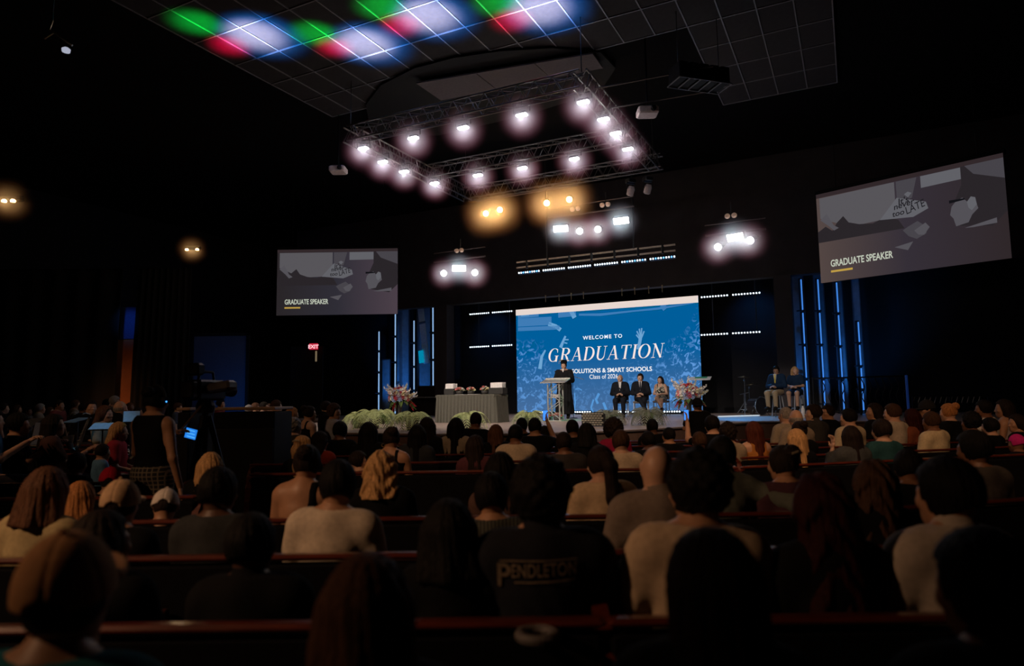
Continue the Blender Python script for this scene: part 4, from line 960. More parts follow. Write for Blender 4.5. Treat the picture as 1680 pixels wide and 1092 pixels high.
# ------------------------------------------------------------------ things on the stage
def on_stage(px, py): return onz(px, py, SH)
cream = M('greenish_grey_cloth', (.095, .09, .07), .8, 0, .08, 30, .05)
# skirted table
tb = on_stage(819, 688); tb = bw(uv(onz(777, 689, SH))[0] + .93, uv(onz(850, 693.5, SH))[1] + .38, SH)
TW, TD, THt = 1.83, .76, .76
r = thing('skirted_table', 'long table with a pleated grey-green skirt on the stage', 'table', tb, BROT)
obj('tabletop', MB().bbox((0, 0, THt), (TW, TD, .03), .01), cream, r)
def skirt(L, closed_pts):
    mb = MB(); V = []; N_ = []
    per = [(-TW / 2, -TD / 2), (TW / 2, -TD / 2), (TW / 2, TD / 2), (-TW / 2, TD / 2)]
    pts = []
    for k in range(4):
        a, b = Vector(per[k]), Vector(per[(k + 1) % 4]); n = int((b - a).length / .012); nn = Vector(((b - a).y, -(b - a).x)).normalized()
        for i in range(n): pts.append((a.lerp(b, i / n), nn, (b - a).length * i / n))
    rows_ = 6
    for j in range(rows_ + 1):
        t_ = j / rows_
        for i, (p, nn, s__) in enumerate(pts):
            q = p + nn * (.012 + (.04 + .035 * t_) * abs(math.sin(s__ * PI / .105 + .6 * math.sin(s__ * 5))) ** .8 + .02 * t_); V.append((q.x, q.y, THt - .01 - t_ * (THt - .015)))
    n = len(pts); F_ = [(j * n + i, (j + 1) * n + i, (j + 1) * n + (i + 1) % n, j * n + (i + 1) % n) for j in range(rows_) for i in range(n)]
    mb.add(V, F_); return mb.mesh('skirt', True)
obj('skirt', skirt(0, 0), cream, r)
obj('top_band', MB().bbox((0, 0, THt - .03), (TW + .06, TD + .06, .07), .01), cream, r)
for sx in (-1, 1):
    for sy in (-1, 1): obj('leg', MB().tube([(sx * .8, sy * .3, 0), (sx * .8, sy * .3, THt - .01)], .02, 6), darksteel, r)
def on_table(x, y, h=0): return tb + EU * x + EV * y + Vector((0, 0, THt + .015 + h))
# flowers: a blossom of petals, shared by every bouquet
def blossom(n=7, r=.045, cup=.5):
    mb = MB()
    for lay, (rr, c) in enumerate(((r, .25), (r * .62, .9))):
        for k in range(n):
            a = 2 * PI * k / n + lay * .4; d = Vector((math.cos(a), math.sin(a), 0)); t_ = Vector((-d.y, d.x, 0)); w_ = rr * .42
            mb.add([d * .004, d * rr * .55 + t_ * w_ + Vector((0, 0, rr * c * .4)), d * rr + Vector((0, 0, rr * c)), d * rr * .55 - t_ * w_ + Vector((0, 0, rr * c * .4))], [(0, 1, 2, 3)])
    mb.lathe([(.008, 0), (.012, .012), (.002, .02)], 6); return mb.mesh('blossom')
BLOS = blossom()
def spike():
    mb = MB().tube([(0, 0, 0), (.01, 0, .28), (.04, 0, .52)], [.006, .005, .002], 5)
    for k in range(13):
        t_ = .2 + .8 * k / 13; a = k * 2.4; p = Vector((.01 + .03 * t_, 0, .08 + .44 * t_)); s__ = .062 * (1.15 - t_ * .8)
        d = Vector((math.cos(a), math.sin(a), .5)).normalized(); t1 = d.orthogonal().normalized(); t2 = d.cross(t1)
        for q in range(5):
            b = 2 * PI * q / 5; e = t1 * math.cos(b) + t2 * math.sin(b); f = d.cross(e)
            mb.add([p, p + d * s__ * .6 + e * s__ * .5 + f * s__ * .35, p + d * s__ + e * s__ * .9, p + d * s__ * .6 + e * s__ * .5 - f * s__ * .35], [(0, 1, 2, 3)])
    return mb.mesh('flower_spike')
SPIKE = spike()
def leafm(L=.18, w_=.03, n=5, droop=.5):
    mb = MB(); V = []
    for i in range(n + 1):
        t_ = i / n; c = Vector((L * t_, 0, L * (.55 * t_ - droop * t_ * t_))); wd = w_ * math.sin(PI * (.08 + .9 * t_)); V += [c + Vector((0, wd, .006)), c, c + Vector((0, -wd, .006))]
    F_ = []
    for i in range(n): F_ += [(3 * i, 3 * i + 1, 3 * i + 4, 3 * i + 3), (3 * i + 1, 3 * i + 2, 3 * i + 5, 3 * i + 4)]
    return mb.add(V, F_).mesh('leaf')
LEAF = leafm()
PET = {'pink': M('petal_pink', (.75, .22, .22), .6), 'white': M('petal_white', (.8, .74, .68), .6), 'red': M('petal_red', (.5, .02, .035), .6), 'blue': M('petal_blue', (.28, .36, .55), .6), 'cream': M('petal_cream', (.75, .66, .42), .6)}
leaf_m = M('leaf_green', (.10, .16, .035), .6, 0, .3, 30); leaf_y = M('leaf_pale', (.5, .56, .25), .55, 0, .25, 20); leaf_g = M('leaf_grey', (.30, .31, .22), .55, 0, .3, 20)
def rr(a, b): return random.uniform(a, b)
bowl = MB().lathe([(.05, 0), (.085, .02), (.1, .07), (.095, .1), (.088, .1), (.08, .05), (.001, .04)], 16).mesh('bowl', True)
def bouquet(label, loc, cols, group, s=1.0, basket=False):
    r = thing('flower_bowl', label, 'flowers', loc, rr(0, 6), group, s)
    if basket:
        b = obj('basket', MB().lathe([(.09, 0), (.105, .06), (.115, .13), (.108, .13), (.1, .06), (.001, .05)], 14).mesh('basket'), M('wicker', (.10, .085, .07), .8, 0, .4, 60, .4), r)
        for z_ in (.03, .065, .1): obj('weave_band', MB().lathe([(.1 + z_ * .12, z_ - .012), (.108 + z_ * .12, z_), (.1 + z_ * .12, z_ + .012)], 14).mesh('weave_band'), M('wicker2', (.16, .14, .12), .8), b)
    else: obj('bowl', bowl, M('dark_bowl', (.05, .045, .04), .5), r)
    for k in range(17):
        a = k * 2.4; q = math.sqrt((k + .5) / 17); c = cols[k % len(cols)]
        p = (q * .115 * math.cos(a), q * .115 * math.sin(a), .11 + .075 * (1 - q * q) + rr(0, .02))
        obj('blossom', BLOS, PET[c], r, p, (q * .9 * math.sin(-a), q * .9 * math.cos(a), a), rr(.85, 1.15))
    for k in range(9):
        a = k * .7 + .2; obj('leaf', LEAF, leaf_m if k % 2 else leaf_y, r, (.05 * math.cos(a), .05 * math.sin(a), .1), (0, 0, a), rr(.6, .85))
    return r
GF = 'small flower bowls on the table'
bouquet('pink and white flower bowl at the left of the skirted table', on_table(-.42, .05), ['white', 'pink', 'white', 'cream', 'pink'], GF, 1.05)
bouquet('pink and white flower bowl in the middle of the skirted table', on_table(-.02, .0), ['pink', 'white', 'pink', 'cream'], GF, 1.0)
bouquet('pink flower bowl with a tall sprig at the right of the skirted table', on_table(.42, .02), ['cream', 'pink', 'white', 'cream', 'pink'], GF, 1.05)
bouquet('pink flower bowl on the stage floor at the foot of the lectern, left one', on_stage(898.5, 690), ['pink', 'pink', 'white'], 'flower bowls at the lectern foot', 1.0)
bouquet('pink and white flower bowl at the foot of the lectern, right one', on_stage(914.5, 690), ['pink', 'white', 'pink'], 'flower bowls at the lectern foot', 1.1)
bouquet('basket of pink roses on the stage floor left of the skirted table', on_stage(756, 680), ['pink', 'pink', 'pink', 'white'], None, 1.35, True)
# diploma racks: dark basket with white folders standing in it
for lab, x, w_, n in (('dark basket with a white box of papers at the left end of the table', -.72, .3, 4), ('wide dark basket with white folders at the right end of the table', .80, .42, 6)):
    r = thing('folder_basket', lab, 'basket', on_table(x, .08), BROT)
    obj('floor_plate', MB().bbox((0, 0, .01), (w_, .26, .02), .004), M('dark_wicker', (.03, .028, .026), .8), r)
    for sy in (-1, 1): obj('side', MB().bbox((0, sy * .13, .09), (w_, .02, .17), .004), M('dark_wicker'), r)
    for sx in (-1, 1): obj('side', MB().bbox((sx * w_ / 2, 0, .09), (.02, .28, .17), .004), M('dark_wicker'), r)
    for k in range(n):
        f = obj('folder', MB().bbox((0, 0, .17), (w_ * .88, .022, .3), .004), M('white_paper', (.8, .76, .74), .6), r, (0, -.1 + .2 * k / (n - 1), .0), (-.05 + .02 * (k % 3), 0, 0))
tag(obj('paper_sheet', MB().bbox((0, 0, 0), (.28, .2, .006), .001), M('white_paper'), None, on_table(-.22, -.22, .003), BR), 'white paper lying on the table between the left and middle flower bowls', 'paper')
tag(obj('paper_sheet', MB().bbox((0, 0, 0), (.3, .2, .006), .001), M('white_paper'), None, on_table(.2, -.22, .003), BR), 'white paper lying on the table between the middle and right flower bowls', 'paper')
# truss lectern
LP = on_stage(912, 690); r = thing('lectern', 'aluminium truss lectern with a sloping top at centre stage', 'lectern', LP, BROT + .1)
alu = M('lectern_alu', (.62, .61, .59), .35, .6, .05)
for sx in (-1, 1):
    for sy in (-1, 1): obj('post', MB().tube([(sx * .17, sy * .17, .02), (sx * .17, sy * .17, 1.08 + .04 * sy)], .022, 8), alu, r)
    for k in range(4):
        z_ = .06 + k * .25; s__ = 1 if k % 2 else -1
        obj('brace', MB().tube([(sx * .17, -.17 * s__, z_), (sx * .17, .17 * s__, z_ + .25)], .011, 6), alu, r)
for sy in (-1, 1):
    for k in range(4):
        z_ = .06 + k * .25; s__ = 1 if k % 2 else -1; obj('brace', MB().tube([(-.17 * s__, sy * .17, z_), (.17 * s__, sy * .17, z_ + .25)], .011, 6), alu, r)
obj('base_plate', MB().bbox((0, 0, .01), (.5, .5, .02), .005), alu, r)
obj('top', MB().bbox((0, 0, 1.13), (.74, .56, .025), .006, Matrix.Rotation(.2, 3, 'X')), alu, r); obj('shelf', MB().bbox((0, 0, .66), (.33, .33, .02), .004), alu, r)
obj('lip', MB().bbox((0, .27, 1.2), (.74, .02, .05), .004), alu, r)
r = thing('paper_stack', 'crumpled white programmes on the lectern shelf', 'paper', LP + Vector((0, 0, .67)), BROT)
for k in range(4): obj('sheet', MB().bbox((0, 0, .012 + .02 * k), (.24, .18, .014), .004), M('white_paper'), r, (rr(-.02, .02), 0, 0), (rr(-.15, .15), rr(-.1, .1), rr(-.6, .6)))
# microphone boom stand beside the speaker
MP = on_stage(941, 686); r = thing('microphone_stand', 'boom microphone stand reaching across to the speaker', 'microphone stand', MP, BROT)
obj('base', MB().lathe([(.13, 0), (.13, .02), (.03, .035)], 16), blackmetal, r); obj('pole', MB().tube([(0, 0, .02), (0, 0, 1.28)], .011, 6), darksteel, r)
obj('boom', MB().tube([(.34, .1, 1.22), (-.42, -.12, 1.46)], .009, 6), M('boom_grey', (.35, .35, .36), .4, .5), r); obj('microphone', MB().tube([(-.42, -.12, 1.46), (-.55, -.15, 1.49)], [.016, .02], 8), blackmetal, r)
# arching ferns along the edge
def frondm():
    mb = MB(); n = 17; L = .68
    def c(t_): return Vector((L * (.95 * t_ - .2 * t_ * t_), 0, L * (1.25 * t_ - 1.75 * t_ * t_)))
    mb.tube([c(i / n) for i in range(n + 1)], [.006 * (1 - .8 * i / n) for i in range(n + 1)], 4, False)
    for i in range(1, n + 1):
        t_ = i / n; p = c(t_); l = .14 * math.sin(PI * (.15 + .8 * t_)); d = (c(min(1, t_ + .05)) - p).normalized()
        for sy in (-1, 1):
            e = (Vector((0, sy, -.25)) + d * .6).normalized() * l; wv = d * .013
            mb.add([p, p + e * .45 + wv, p + e + Vector((0, 0, -.02)), p + e * .45 - wv], [(0, 1, 2, 3)])
    return mb.mesh('frond')
FROND = frondm()
pot = MB().lathe([(.09, 0), (.13, .16), (.14, .2), (.12, .2), (.11, .16), (.001, .15)], 14).mesh('pot', True)
def fern(label, loc, n, mat, s=1.0, pots=M('pot_dark', (.06, .05, .045), .7), group='ferns along the stage edge'):
    r = thing('potted_fern', label, 'plant', loc, rr(0, 6), group, s); obj('pot', pot, pots, r)
    for k in range(n):
        lay = k % 3; a = k * 2.39996 + rr(-.2, .2)
        obj('frond', FROND, mat if k % 6 else leaf_m, r, (.03 * math.cos(a), .03 * math.sin(a), .17), (rr(-.15, .15), .25 - .3 * lay + rr(-.15, .1), a), rr(.8, 1.08) * (1 if lay < 2 else .85))
fern('pale green fern at the left end of the row on the stage edge', on_stage(588, 702), 24, leaf_y, 1.0)
fern('pale green fern standing close beside the leftmost fern', on_stage(613, 703), 26, leaf_y, 1.15)
fern('pale green fern behind the two leftmost ferns', on_stage(625, 695), 20, leaf_y, 1.1)
fern('pale green fern hanging over the stage edge right of the tall bouquet', on_stage(676, 706), 28, leaf_y, 1.1)
fern('green fern at the left corner of the skirted table', on_stage(767, 703), 24, leaf_y, 1.0)
fern('green fern at the right corner of the skirted table', on_stage(868, 698), 22, leaf_y, .95)
fern('greyish fern in front of the seated men', on_stage(1000, 697), 24, leaf_g, .95)
fern('greyish fern in front of the seated woman on stage', on_stage(1062, 697), 26, leaf_g, 1.05)
# wicker basket with leaves, left of the grey ferns
r = thing('woven_basket', 'flat dark woven basket beside a greyish fern at the stage edge', 'basket', on_stage(974, 699), BROT)
obj('body', MB().bbox((0, 0, .16), (.5, .25, .3), .04), M('dark_wicker'), r)
for j in range(6):
    for i in range(7): obj('weave_strip', MB().bbox((0, 0, 0), (.06, .02, .035), .006).mesh('weave_strip') if (i, j) == (0, 0) else CACHE['ws'], M('straw', (.34, .30, .22), .8), r, (-.21 + i * .07 + (.035 if j % 2 else 0), -.13, .04 + j * .048)) if (i, j) != (0, 0) else CACHE.setdefault('ws', MB().bbox((0, 0, 0), (.06, .02, .035), .006).mesh('weave_strip'))
# big standing bouquets
def big_bouquet(label, loc, hgt, s=1.0, tall=.75):
    r = thing('standing_bouquet', label, 'flowers', loc, 0, 'tall standing bouquets', s)
    obj('vase', MB().lathe([(.12, 0), (.13, .03), (.06, .1), (.07, hgt * .6), (.14, hgt), (.12, hgt)], 16).mesh('vase', True), M('dark_vase', (.04, .035, .03), .5), r)
    for k in range(19):      # white gladiolus spikes fanning out
        a = k * 2.39996; tl = .25 + 1.05 * ((k * 7) % 19) / 19
        obj('flower_spike', SPIKE, PET['white'] if k % 5 else PET['cream'], r, (.05 * math.cos(a), .05 * math.sin(a), hgt), (0, tl, a), rr(.95, 1.3) * tall / .75)
    cols = ['red', 'white', 'blue', 'red', 'white', 'blue', 'pink']
    for k in range(64):
        a = k * 2.39996; q = math.sqrt((k + .5) / 64); R_ = .3; th = q * 1.75
        n_ = Vector((math.sin(th) * math.cos(a), math.sin(th) * math.sin(a), math.cos(th)))
        obj('blossom', BLOS, PET[cols[(k * 5) % 7]], r, n_ * R_ + Vector((0, 0, hgt + .06)), (0, th, a), rr(1.7, 2.4))
    for k in range(12):      # red trailing blooms and leaves
        a = k * 2.1; obj('trailing_bloom', SPIKE, PET['red'] if k % 2 else leaf_m, r, (.24 * math.cos(a), .24 * math.sin(a), hgt + .02), (0, 2.5 + rr(-.3, .3), a), rr(.6, .8))
    for k in range(22):
        a = k * 1.7; obj('leaf', LEAF, leaf_m, r, (.1 * math.cos(a), .1 * math.sin(a), hgt), (0, rr(-.4, .8), a), rr(1.4, 2.3))
LB = on_stage(656, 690)
big_bouquet('tall bouquet of white, red and blue flowers left of the skirted table', LB, .62, 1.05)
big_bouquet('tall bouquet of white, red and blue flowers right of the seated woman', on_stage(1131, 686), .55, 1.08)
# ------------------------------------------------------------------ people on stage, chairs and stools
def chair(label, loc, rz, group, cushion=(.16, .14, .13), s=1.08):
    r = thing('banquet_chair', label, 'chair', loc, rz, group, s); cm = M('chair_cloth', cushion, .9)
    obj('seat', MB().bbox((0, 0, .44), (.46, .44, .07), .025), cm, r); obj('backrest', MB().bbox((0, -.24, .72), (.44, .05, .44), .025), cm, r)
    for sx in (-1, 1):
        obj('leg', MB().tube([(sx * .2, .19, .42), (sx * .21, .22, 0)], .014, 6), steel, r); obj('leg', MB().tube([(sx * .2, -.24, .92), (sx * .2, -.22, .44), (sx * .21, -.26, 0)], .014, 6), steel, r)
    obj('stretcher', MB().tube([(-.2, .2, .2), (.2, .2, .2)], .01, 6), steel, r)
    return r
suit = (.012, .014, .02)
def seated(label, px, py, turn, **k):
    foot = on_stage(px, py); base = foot - Vector((-math.sin(turn), math.cos(turn), 0)) * .46
    s_ = k.pop('scale', 1.08)
    chair('grey banquet chair under the ' + k.pop('who'), base + Vector((-math.sin(turn), math.cos(turn), 0)) * -.02, turn, 'banquet chairs on stage') if not k.pop('stool', False) else None
    return person(label, 0, 0, 9, loc=base, turn=turn, scale=s_, near=True, shoes=True, floor=SH, **k)
def facing(px, deg=0): return PI + math.radians(deg)
P_, B_ = seated('seated bald man in a dark suit, hands folded, left of the three on stage', 1017, 684.5, PI - .25, who='bald man', hair='fringe', hc='grey', skin='light', top='jacket', tc=suit, bc=suit, arms='fold', yaw=-.25, pitch=.1, legs='')
def shirt_front(r, B, tie):
    s_ = MB().prism([(-.045, 1.06), (.045, 1.06), (.012, .78), (-.012, .78)], 0, .012, Matrix.Translation((0, .125, 0)) @ Matrix.Rotation(PI / 2, 4, 'X') ); o = obj('shirt_front', s_, clothmat((.7, .68, .68)), r)
    if tie: obj('tie', MB().prism([(-.014, 1.05), (.014, 1.05), (.022, .82), (0, .78), (-.022, .82)], 0, .012, Matrix.Translation((0, .138, 0)) @ Matrix.Rotation(PI / 2, 4, 'X')), clothmat(tie), r)
shirt_front(P_, B_, None)
P_, B_ = seated('seated man in dark suit and tie, leg crossed, middle of three on stage', 1051, 684.5, PI - .25, who='man in suit and tie', hair='short', hc='dark', skin='light', top='jacket', tc=suit, bc=suit, arms='fold', yaw=-.25, pitch=.08, legs='cross')
shirt_front(P_, B_, (.02, .02, .03))
P_, B_ = seated('seated woman with long dark hair in a black and cream patterned dress on stage', 1080, 681.5, PI - .45, who='woman in patterned dress', sex='f', hair='long', hc='dark', skin='light', top='dress', tc=(.35, .32, .26), bottom='skirt', bc=(.35, .32, .26), arms='fold', yaw=-.3, legs='cross', scale=1.05)
# patterned cloth for her dress
pm = M('floral_dress', (.5, .46, .38), .8)
nt = pm.node_tree; rmp = [n for n in nt.nodes if n.type == 'VALTORGB'][0]; rmp.color_ramp.elements[0].color = (.012, .011, .01, 1); rmp.color_ramp.elements[1].color = (.62, .57, .46, 1)
rmp.color_ramp.elements[0].position = .47; rmp.color_ramp.elements[1].position = .53; nt.nodes['Noise Texture'].inputs['Scale'].default_value = 16; nt.nodes['Noise Texture'].inputs['Distortion'].default_value = 1.0
for c in P_.children:
    if c.name.split('.')[0] in ('dress', 'skirt'): c.material_slots[0].material = pm
# the speaker at the lectern in gown and mortarboard
SPK = on_stage(927, 686.5)
P_, B_ = person('speaker in black graduation gown and mortarboard behind the lectern', 0, 0, 9, loc=SPK, turn=PI - .3, stand=True, hair='crop', hc='dark', skin='light', top='gown', tc=(.012, .012, .014), bottom='trousers', bc=(.02, .02, .02), arms='lect', yaw=0.0, pitch=-.08, near=True, shoes=True, scale=1.04)
c = obj('mortarboard', MB().lathe([(.095, .0), (.1, .03), (.098, .09), (.001, .1)], 18), clothmat((.012, .012, .014)), P_); c.matrix_local = B_['HM'] @ Matrix.Translation((0, -.015, .06))
obj('board', MB().bbox((0, 0, .105), (.26, .26, .012), .003, Matrix.Rotation(.6, 3, 'Z')), clothmat((.012, .012, .014)), c); obj('tassel', MB().tube([(0, 0, .115), (.13, .05, .112), (.14, .06, .0)], .006, 5), clothmat((.5, .4, .1)), c)
o = obj('shirt_collar', MB().prism([(-.04, 1.06), (.04, 1.06), (0, .95)], 0, .02, Matrix.Translation((0, .135, .43)) @ Matrix.Rotation(PI / 2, 4, 'X')), clothmat((.75, .7, .68)), P_)
# couple on bar stools at the right
def stool(label, loc, rz):
    r = thing('bar_stool', label, 'stool', loc, rz, 'bar stools at the right of the stage')
    obj('seat', MB().lathe([(.001, .62), (.19, .63), (.2, .66), (.17, .69), (.001, .7)], 18).mesh('seat', True), M('stool_brown', (.07, .04, .03), .5), r)
    for k in range(4):
        a = PI / 4 + k * PI / 2; obj('leg', MB().tube([(.12 * math.cos(a), .12 * math.sin(a), .63), (.2 * math.cos(a), .2 * math.sin(a), 0)], .015, 6), steel, r)
    obj('ring', MB().tube([(.165 * math.cos(k * PI / 8), .165 * math.sin(k * PI / 8), .25) for k in range(17)], .01, 6), steel, r)
s1 = on_stage(1268, 684.5); t1 = PI - .75; d1 = Vector((-math.sin(t1), math.cos(t1), 0)); b1 = s1 - d1 * .42
stool('bar stool under the man in khaki trousers', b1, 0)
P_, B_ = person('seated man in navy jacket, yellow tie and khaki trousers on a stool by the drums', 0, 0, 9, loc=b1 + Vector((0, 0, .2)), turn=t1, hair='short', hc='black', skin='tan', top='jacket', tc=(.012, .03, .07), bc=(.42, .31, .19), arms='fold', yaw=.2, pitch=-.25, near=True, shoes=True, scale=1.0)
shirt_front(P_, B_, (.6, .5, .1))
gl = MB()
for sx in (-1, 1): gl.tube([(sx * .032 + .02 * math.cos(k * PI / 6), .1, .018 * math.sin(k * PI / 6)) for k in range(13)], .003, 4)
gl.tube([(-.055, .095, .005), (-.08, 0, .005)], .003, 4).tube([(.055, .095, .005), (.08, 0, .005)], .003, 4); GLASSES = gl.mesh('glasses')
g_ = obj('glasses', GLASSES, blackmetal, P_); g_.matrix_local = B_['HM']
s2 = on_stage(1296, 684.5); b2 = s2 - d1 * .42 + Vector((.12, .15, 0))
stool('bar stool under the blonde woman in navy dress', b2, 0)
person('blonde woman in a navy dress on a stool at the far right of the stage', 0, 0, 9, loc=b2 + Vector((0, 0, .2)), turn=PI - .6, sex='f', hair='long', hc='blonde', skin='light', top='tee', tc=(.012, .03, .07), bottom='skirt', bc=(.012, .03, .07), arms='fold', yaw=.5, near=True, shoes=True, scale=.98)
r = thing('water_bottle', 'tall white bottle standing under the right bar stool', 'bottle', on_stage(1318, 686), 0)
obj('body', MB().lathe([(.045, 0), (.05, .02), (.05, .24), (.025, .3), (.025, .34)], 12).mesh('body', True), M('white_paper'), r); obj('cap', MB().lathe([(.03, .34), (.03, .38), (.02, .385)], 12), black, r)
# drum kit: bass drum, cymbals on stands, rack tom
DP = on_stage(1243, 681); chrome = M('blue_chrome', (.5, .6, .7), .2, .95, .05)
r = thing('bass_drum', 'bass drum with chrome hoop behind the seated man', 'drum', DP, .45)
obj('shell', MB().lathe([(.27, -.2), (.28, -.19), (.28, .19), (.27, .2)], 28, (0, 0, .3), Matrix.Rotation(PI / 2, 3, 'X')), M('drum_black', (.015, .015, .02), .25), r)
obj('head', MB().lathe([(.265, 0), (.2, .004), (.001, .006)], 28, (0, -.2, .3), Matrix.Rotation(PI / 2, 3, 'X')), M('drum_head', (.02, .02, .025), .4), r)
obj('hoop', MB().tube([(.285 * math.cos(k * PI / 16), -.2, .3 + .285 * math.sin(k * PI / 16)) for k in range(33)], .014, 6), chrome, r)
for k in range(8): a = k * PI / 4; obj('lug', MB().bbox((.285 * math.cos(a), -.15, .3 + .285 * math.sin(a)), (.03, .08, .03), .006), chrome, r)
for sx in (-1, 1): obj('spur', MB().tube([(sx * .24, -.05, .2), (sx * .38, -.14, 0)], .012, 6), chrome, r)
def cymbal_stand(label, loc, h, arm, rad, tilt):
    r = thing('cymbal_stand', label, 'cymbal', loc, .3, 'cymbal stands by the stools')
    obj('pole', MB().tube([(0, 0, .12), (0, 0, h)], [.024, .018], 8), chrome, r)
    for k in range(3):
        a = k * 2.1 + .4; obj('leg', MB().tube([(0, 0, .45), (.3 * math.cos(a), .3 * math.sin(a), .015)], .015, 6), chrome, r); obj('brace', MB().tube([(0, 0, .16), (.19 * math.cos(a), .19 * math.sin(a), .18)], .009, 6), chrome, r)
    obj('boom', MB().tube([(0, 0, h), (arm, 0, h + .06)], .011, 6), chrome, r); obj('wing_nut', MB().bbox((0, 0, h - .05), (.07, .05, .05), .01), chrome, r)
    obj('cymbal', MB().lathe([(rad, 0), (rad * .5, .018), (.04, .03), (.03, .045), (.001, .05)], 24, (arm, 0, h + .06), Matrix.Rotation(tilt, 3, 'Y')).mesh('cymbal', True), M('cymbal_bronze', (.35, .3, .2), .3, .9), r)
q = on_stage(1224, 680); cymbal_stand('high cymbal on a chrome stand left of the bass drum', q, 1.2, -.02, .2, .05)
q = on_stage(1231, 678); cymbal_stand('lower cymbal on a chrome stand just left of the bass drum', q, .98, .14, .22, -.1)
q = on_stage(1221, 682); r = thing('stick_bag_arm', 'chrome clamp arm crossing the cymbal stand', 'drum hardware', q + Vector((0, 0, 0)), .3)
obj('pole', MB().tube([(.05, .03, 0), (.05, .03, .72)], .016, 6), chrome, r); obj('arm', MB().tube([(-.12, 0, .68), (.2, 0, .74)], .012, 6), chrome, r); obj('foot', MB().bbox((.05, .03, .02), (.3, .12, .03), .01), chrome, r)
# white music sheet on a stand behind the right bouquet
q = on_stage(1151, 681); r = thing('music_stand', 'white and green sheet on a thin stand above the right bouquet', 'music stand', q, BROT)
obj('sheet', MB().bbox((0, 0, 1.24), (.72, .34, .012), .002, Matrix.Rotation(.35, 3, 'X')), M('white_sheet', (.8, .8, .82), .5), r); obj('green_print', MB().bbox((.02, .06, 1.275), (.4, .14, .008), .001, Matrix.Rotation(.35, 3, 'X')), M('green_print', (.05, .35, .18), .6), r)
obj('pole', MB().tube([(0, 0, .03), (0, 0, 1.22)], .012, 6), darksteel, r); obj('base', MB().lathe([(.16, 0), (.16, .015), (.02, .03)], 14), blackmetal, r)
# lit edge strip on the stage floor at right
p0_, p1_ = on_stage(1180, 684), on_stage(1244, 682); tag(obj('floor_light_strip', MB().bbox((0, 0, .02), ((p1_ - p0_).length, .14, .03), .008), EM('strip_white', (.55, .62, .68), 1.0), None, (p0_ + p1_) / 2, (0, 0, math.atan2(p1_.y - p0_.y, p1_.x - p0_.x))), 'low white light strip on the stage floor beside the drums', 'light strip')
# dark keyboard console, speaker cabinet and percussion stand left of the table
q = on_stage(703, 681); r = thing('keyboard_console', 'dark keyboard console behind the tall left bouquet', 'keyboard', q, BROT)
kw = M('console_wood', (.022, .014, .012), .4)
obj('cabinet', MB().bbox((0, 0, .35), (1.35, .5, .68), .03), kw, r); obj('desk', MB().bbox((0, -.1, .72), (1.4, .7, .06), .02), kw, r); obj('back', MB().bbox((0, .16, 1.0), (1.35, .1, .52), .03), kw, r)
kb = obj('keyboard', MB().bbox((0, -.3, .76), (1.15, .16, .03), .005), M('key_white', (.5, .5, .48), .4), r)
for k in range(22): obj('black_key', MB().bbox((-.54 + k * .05, -.27, .785), (.02, .1, .02), .003), black, kb)
q = on_stage(725, 682); r = thing('speaker_cabinet', 'black floor speaker cabinet right of the keyboard console', 'speaker', q, BROT - .1)
obj('box', MB().bbox((0, 0, .28), (.5, .36, .56), .02), M('cabinet_grey', (.035, .035, .045), .6), r); obj('grille', MB().bbox((0, -.185, .28), (.42, .01, .48), .004), M('grille', (.05, .05, .06), .7), r)
for z_ in (.18, .4): obj('driver', MB().lathe([(.09, 0), (.08, .012), (.03, .004), (.001, .01)], 16, (0, -.19, z_), Matrix.Rotation(PI / 2, 3, 'X')), black, r)
q = on_stage(741, 679); r = thing('percussion_stand', 'percussion rack with bottles and a cymbal catching blue light', 'percussion', q, BROT)
obj('pole', MB().tube([(0, 0, .1), (0, 0, 1.12)], .018, 6), chrome, r)
for k in range(3): a = k * 2.1; obj('leg', MB().tube([(0, 0, .35), (.26 * math.cos(a), .26 * math.sin(a), .01)], .013, 6), chrome, r)
obj('tray', MB().bbox((.05, 0, 1.13), (.7, .3, .03), .006), blackmetal, r); obj('boom', MB().tube([(-.1, 0, 1.16), (.55, 0, 1.2)], .01, 6), chrome, r)
obj('bongo', MB().lathe([(.08, 0), (.1, .14), (.1, .16), (.001, .165)], 16, (-.12, 0, 1.15)), M('blue_chrome'), r); obj('cowbell', MB().bbox((.14, 0, 1.2), (.08, .06, .1), .01), chrome, r)
obj('red_can', MB().lathe([(.05, 0), (.05, .18), (.04, .19)], 12, (-.28, 0, .75)), M('can_red', (.5, .05, .12), .4), r); obj('shelf', MB().bbox((-.1, 0, .74), (.6, .25, .02), .005), blackmetal, r)
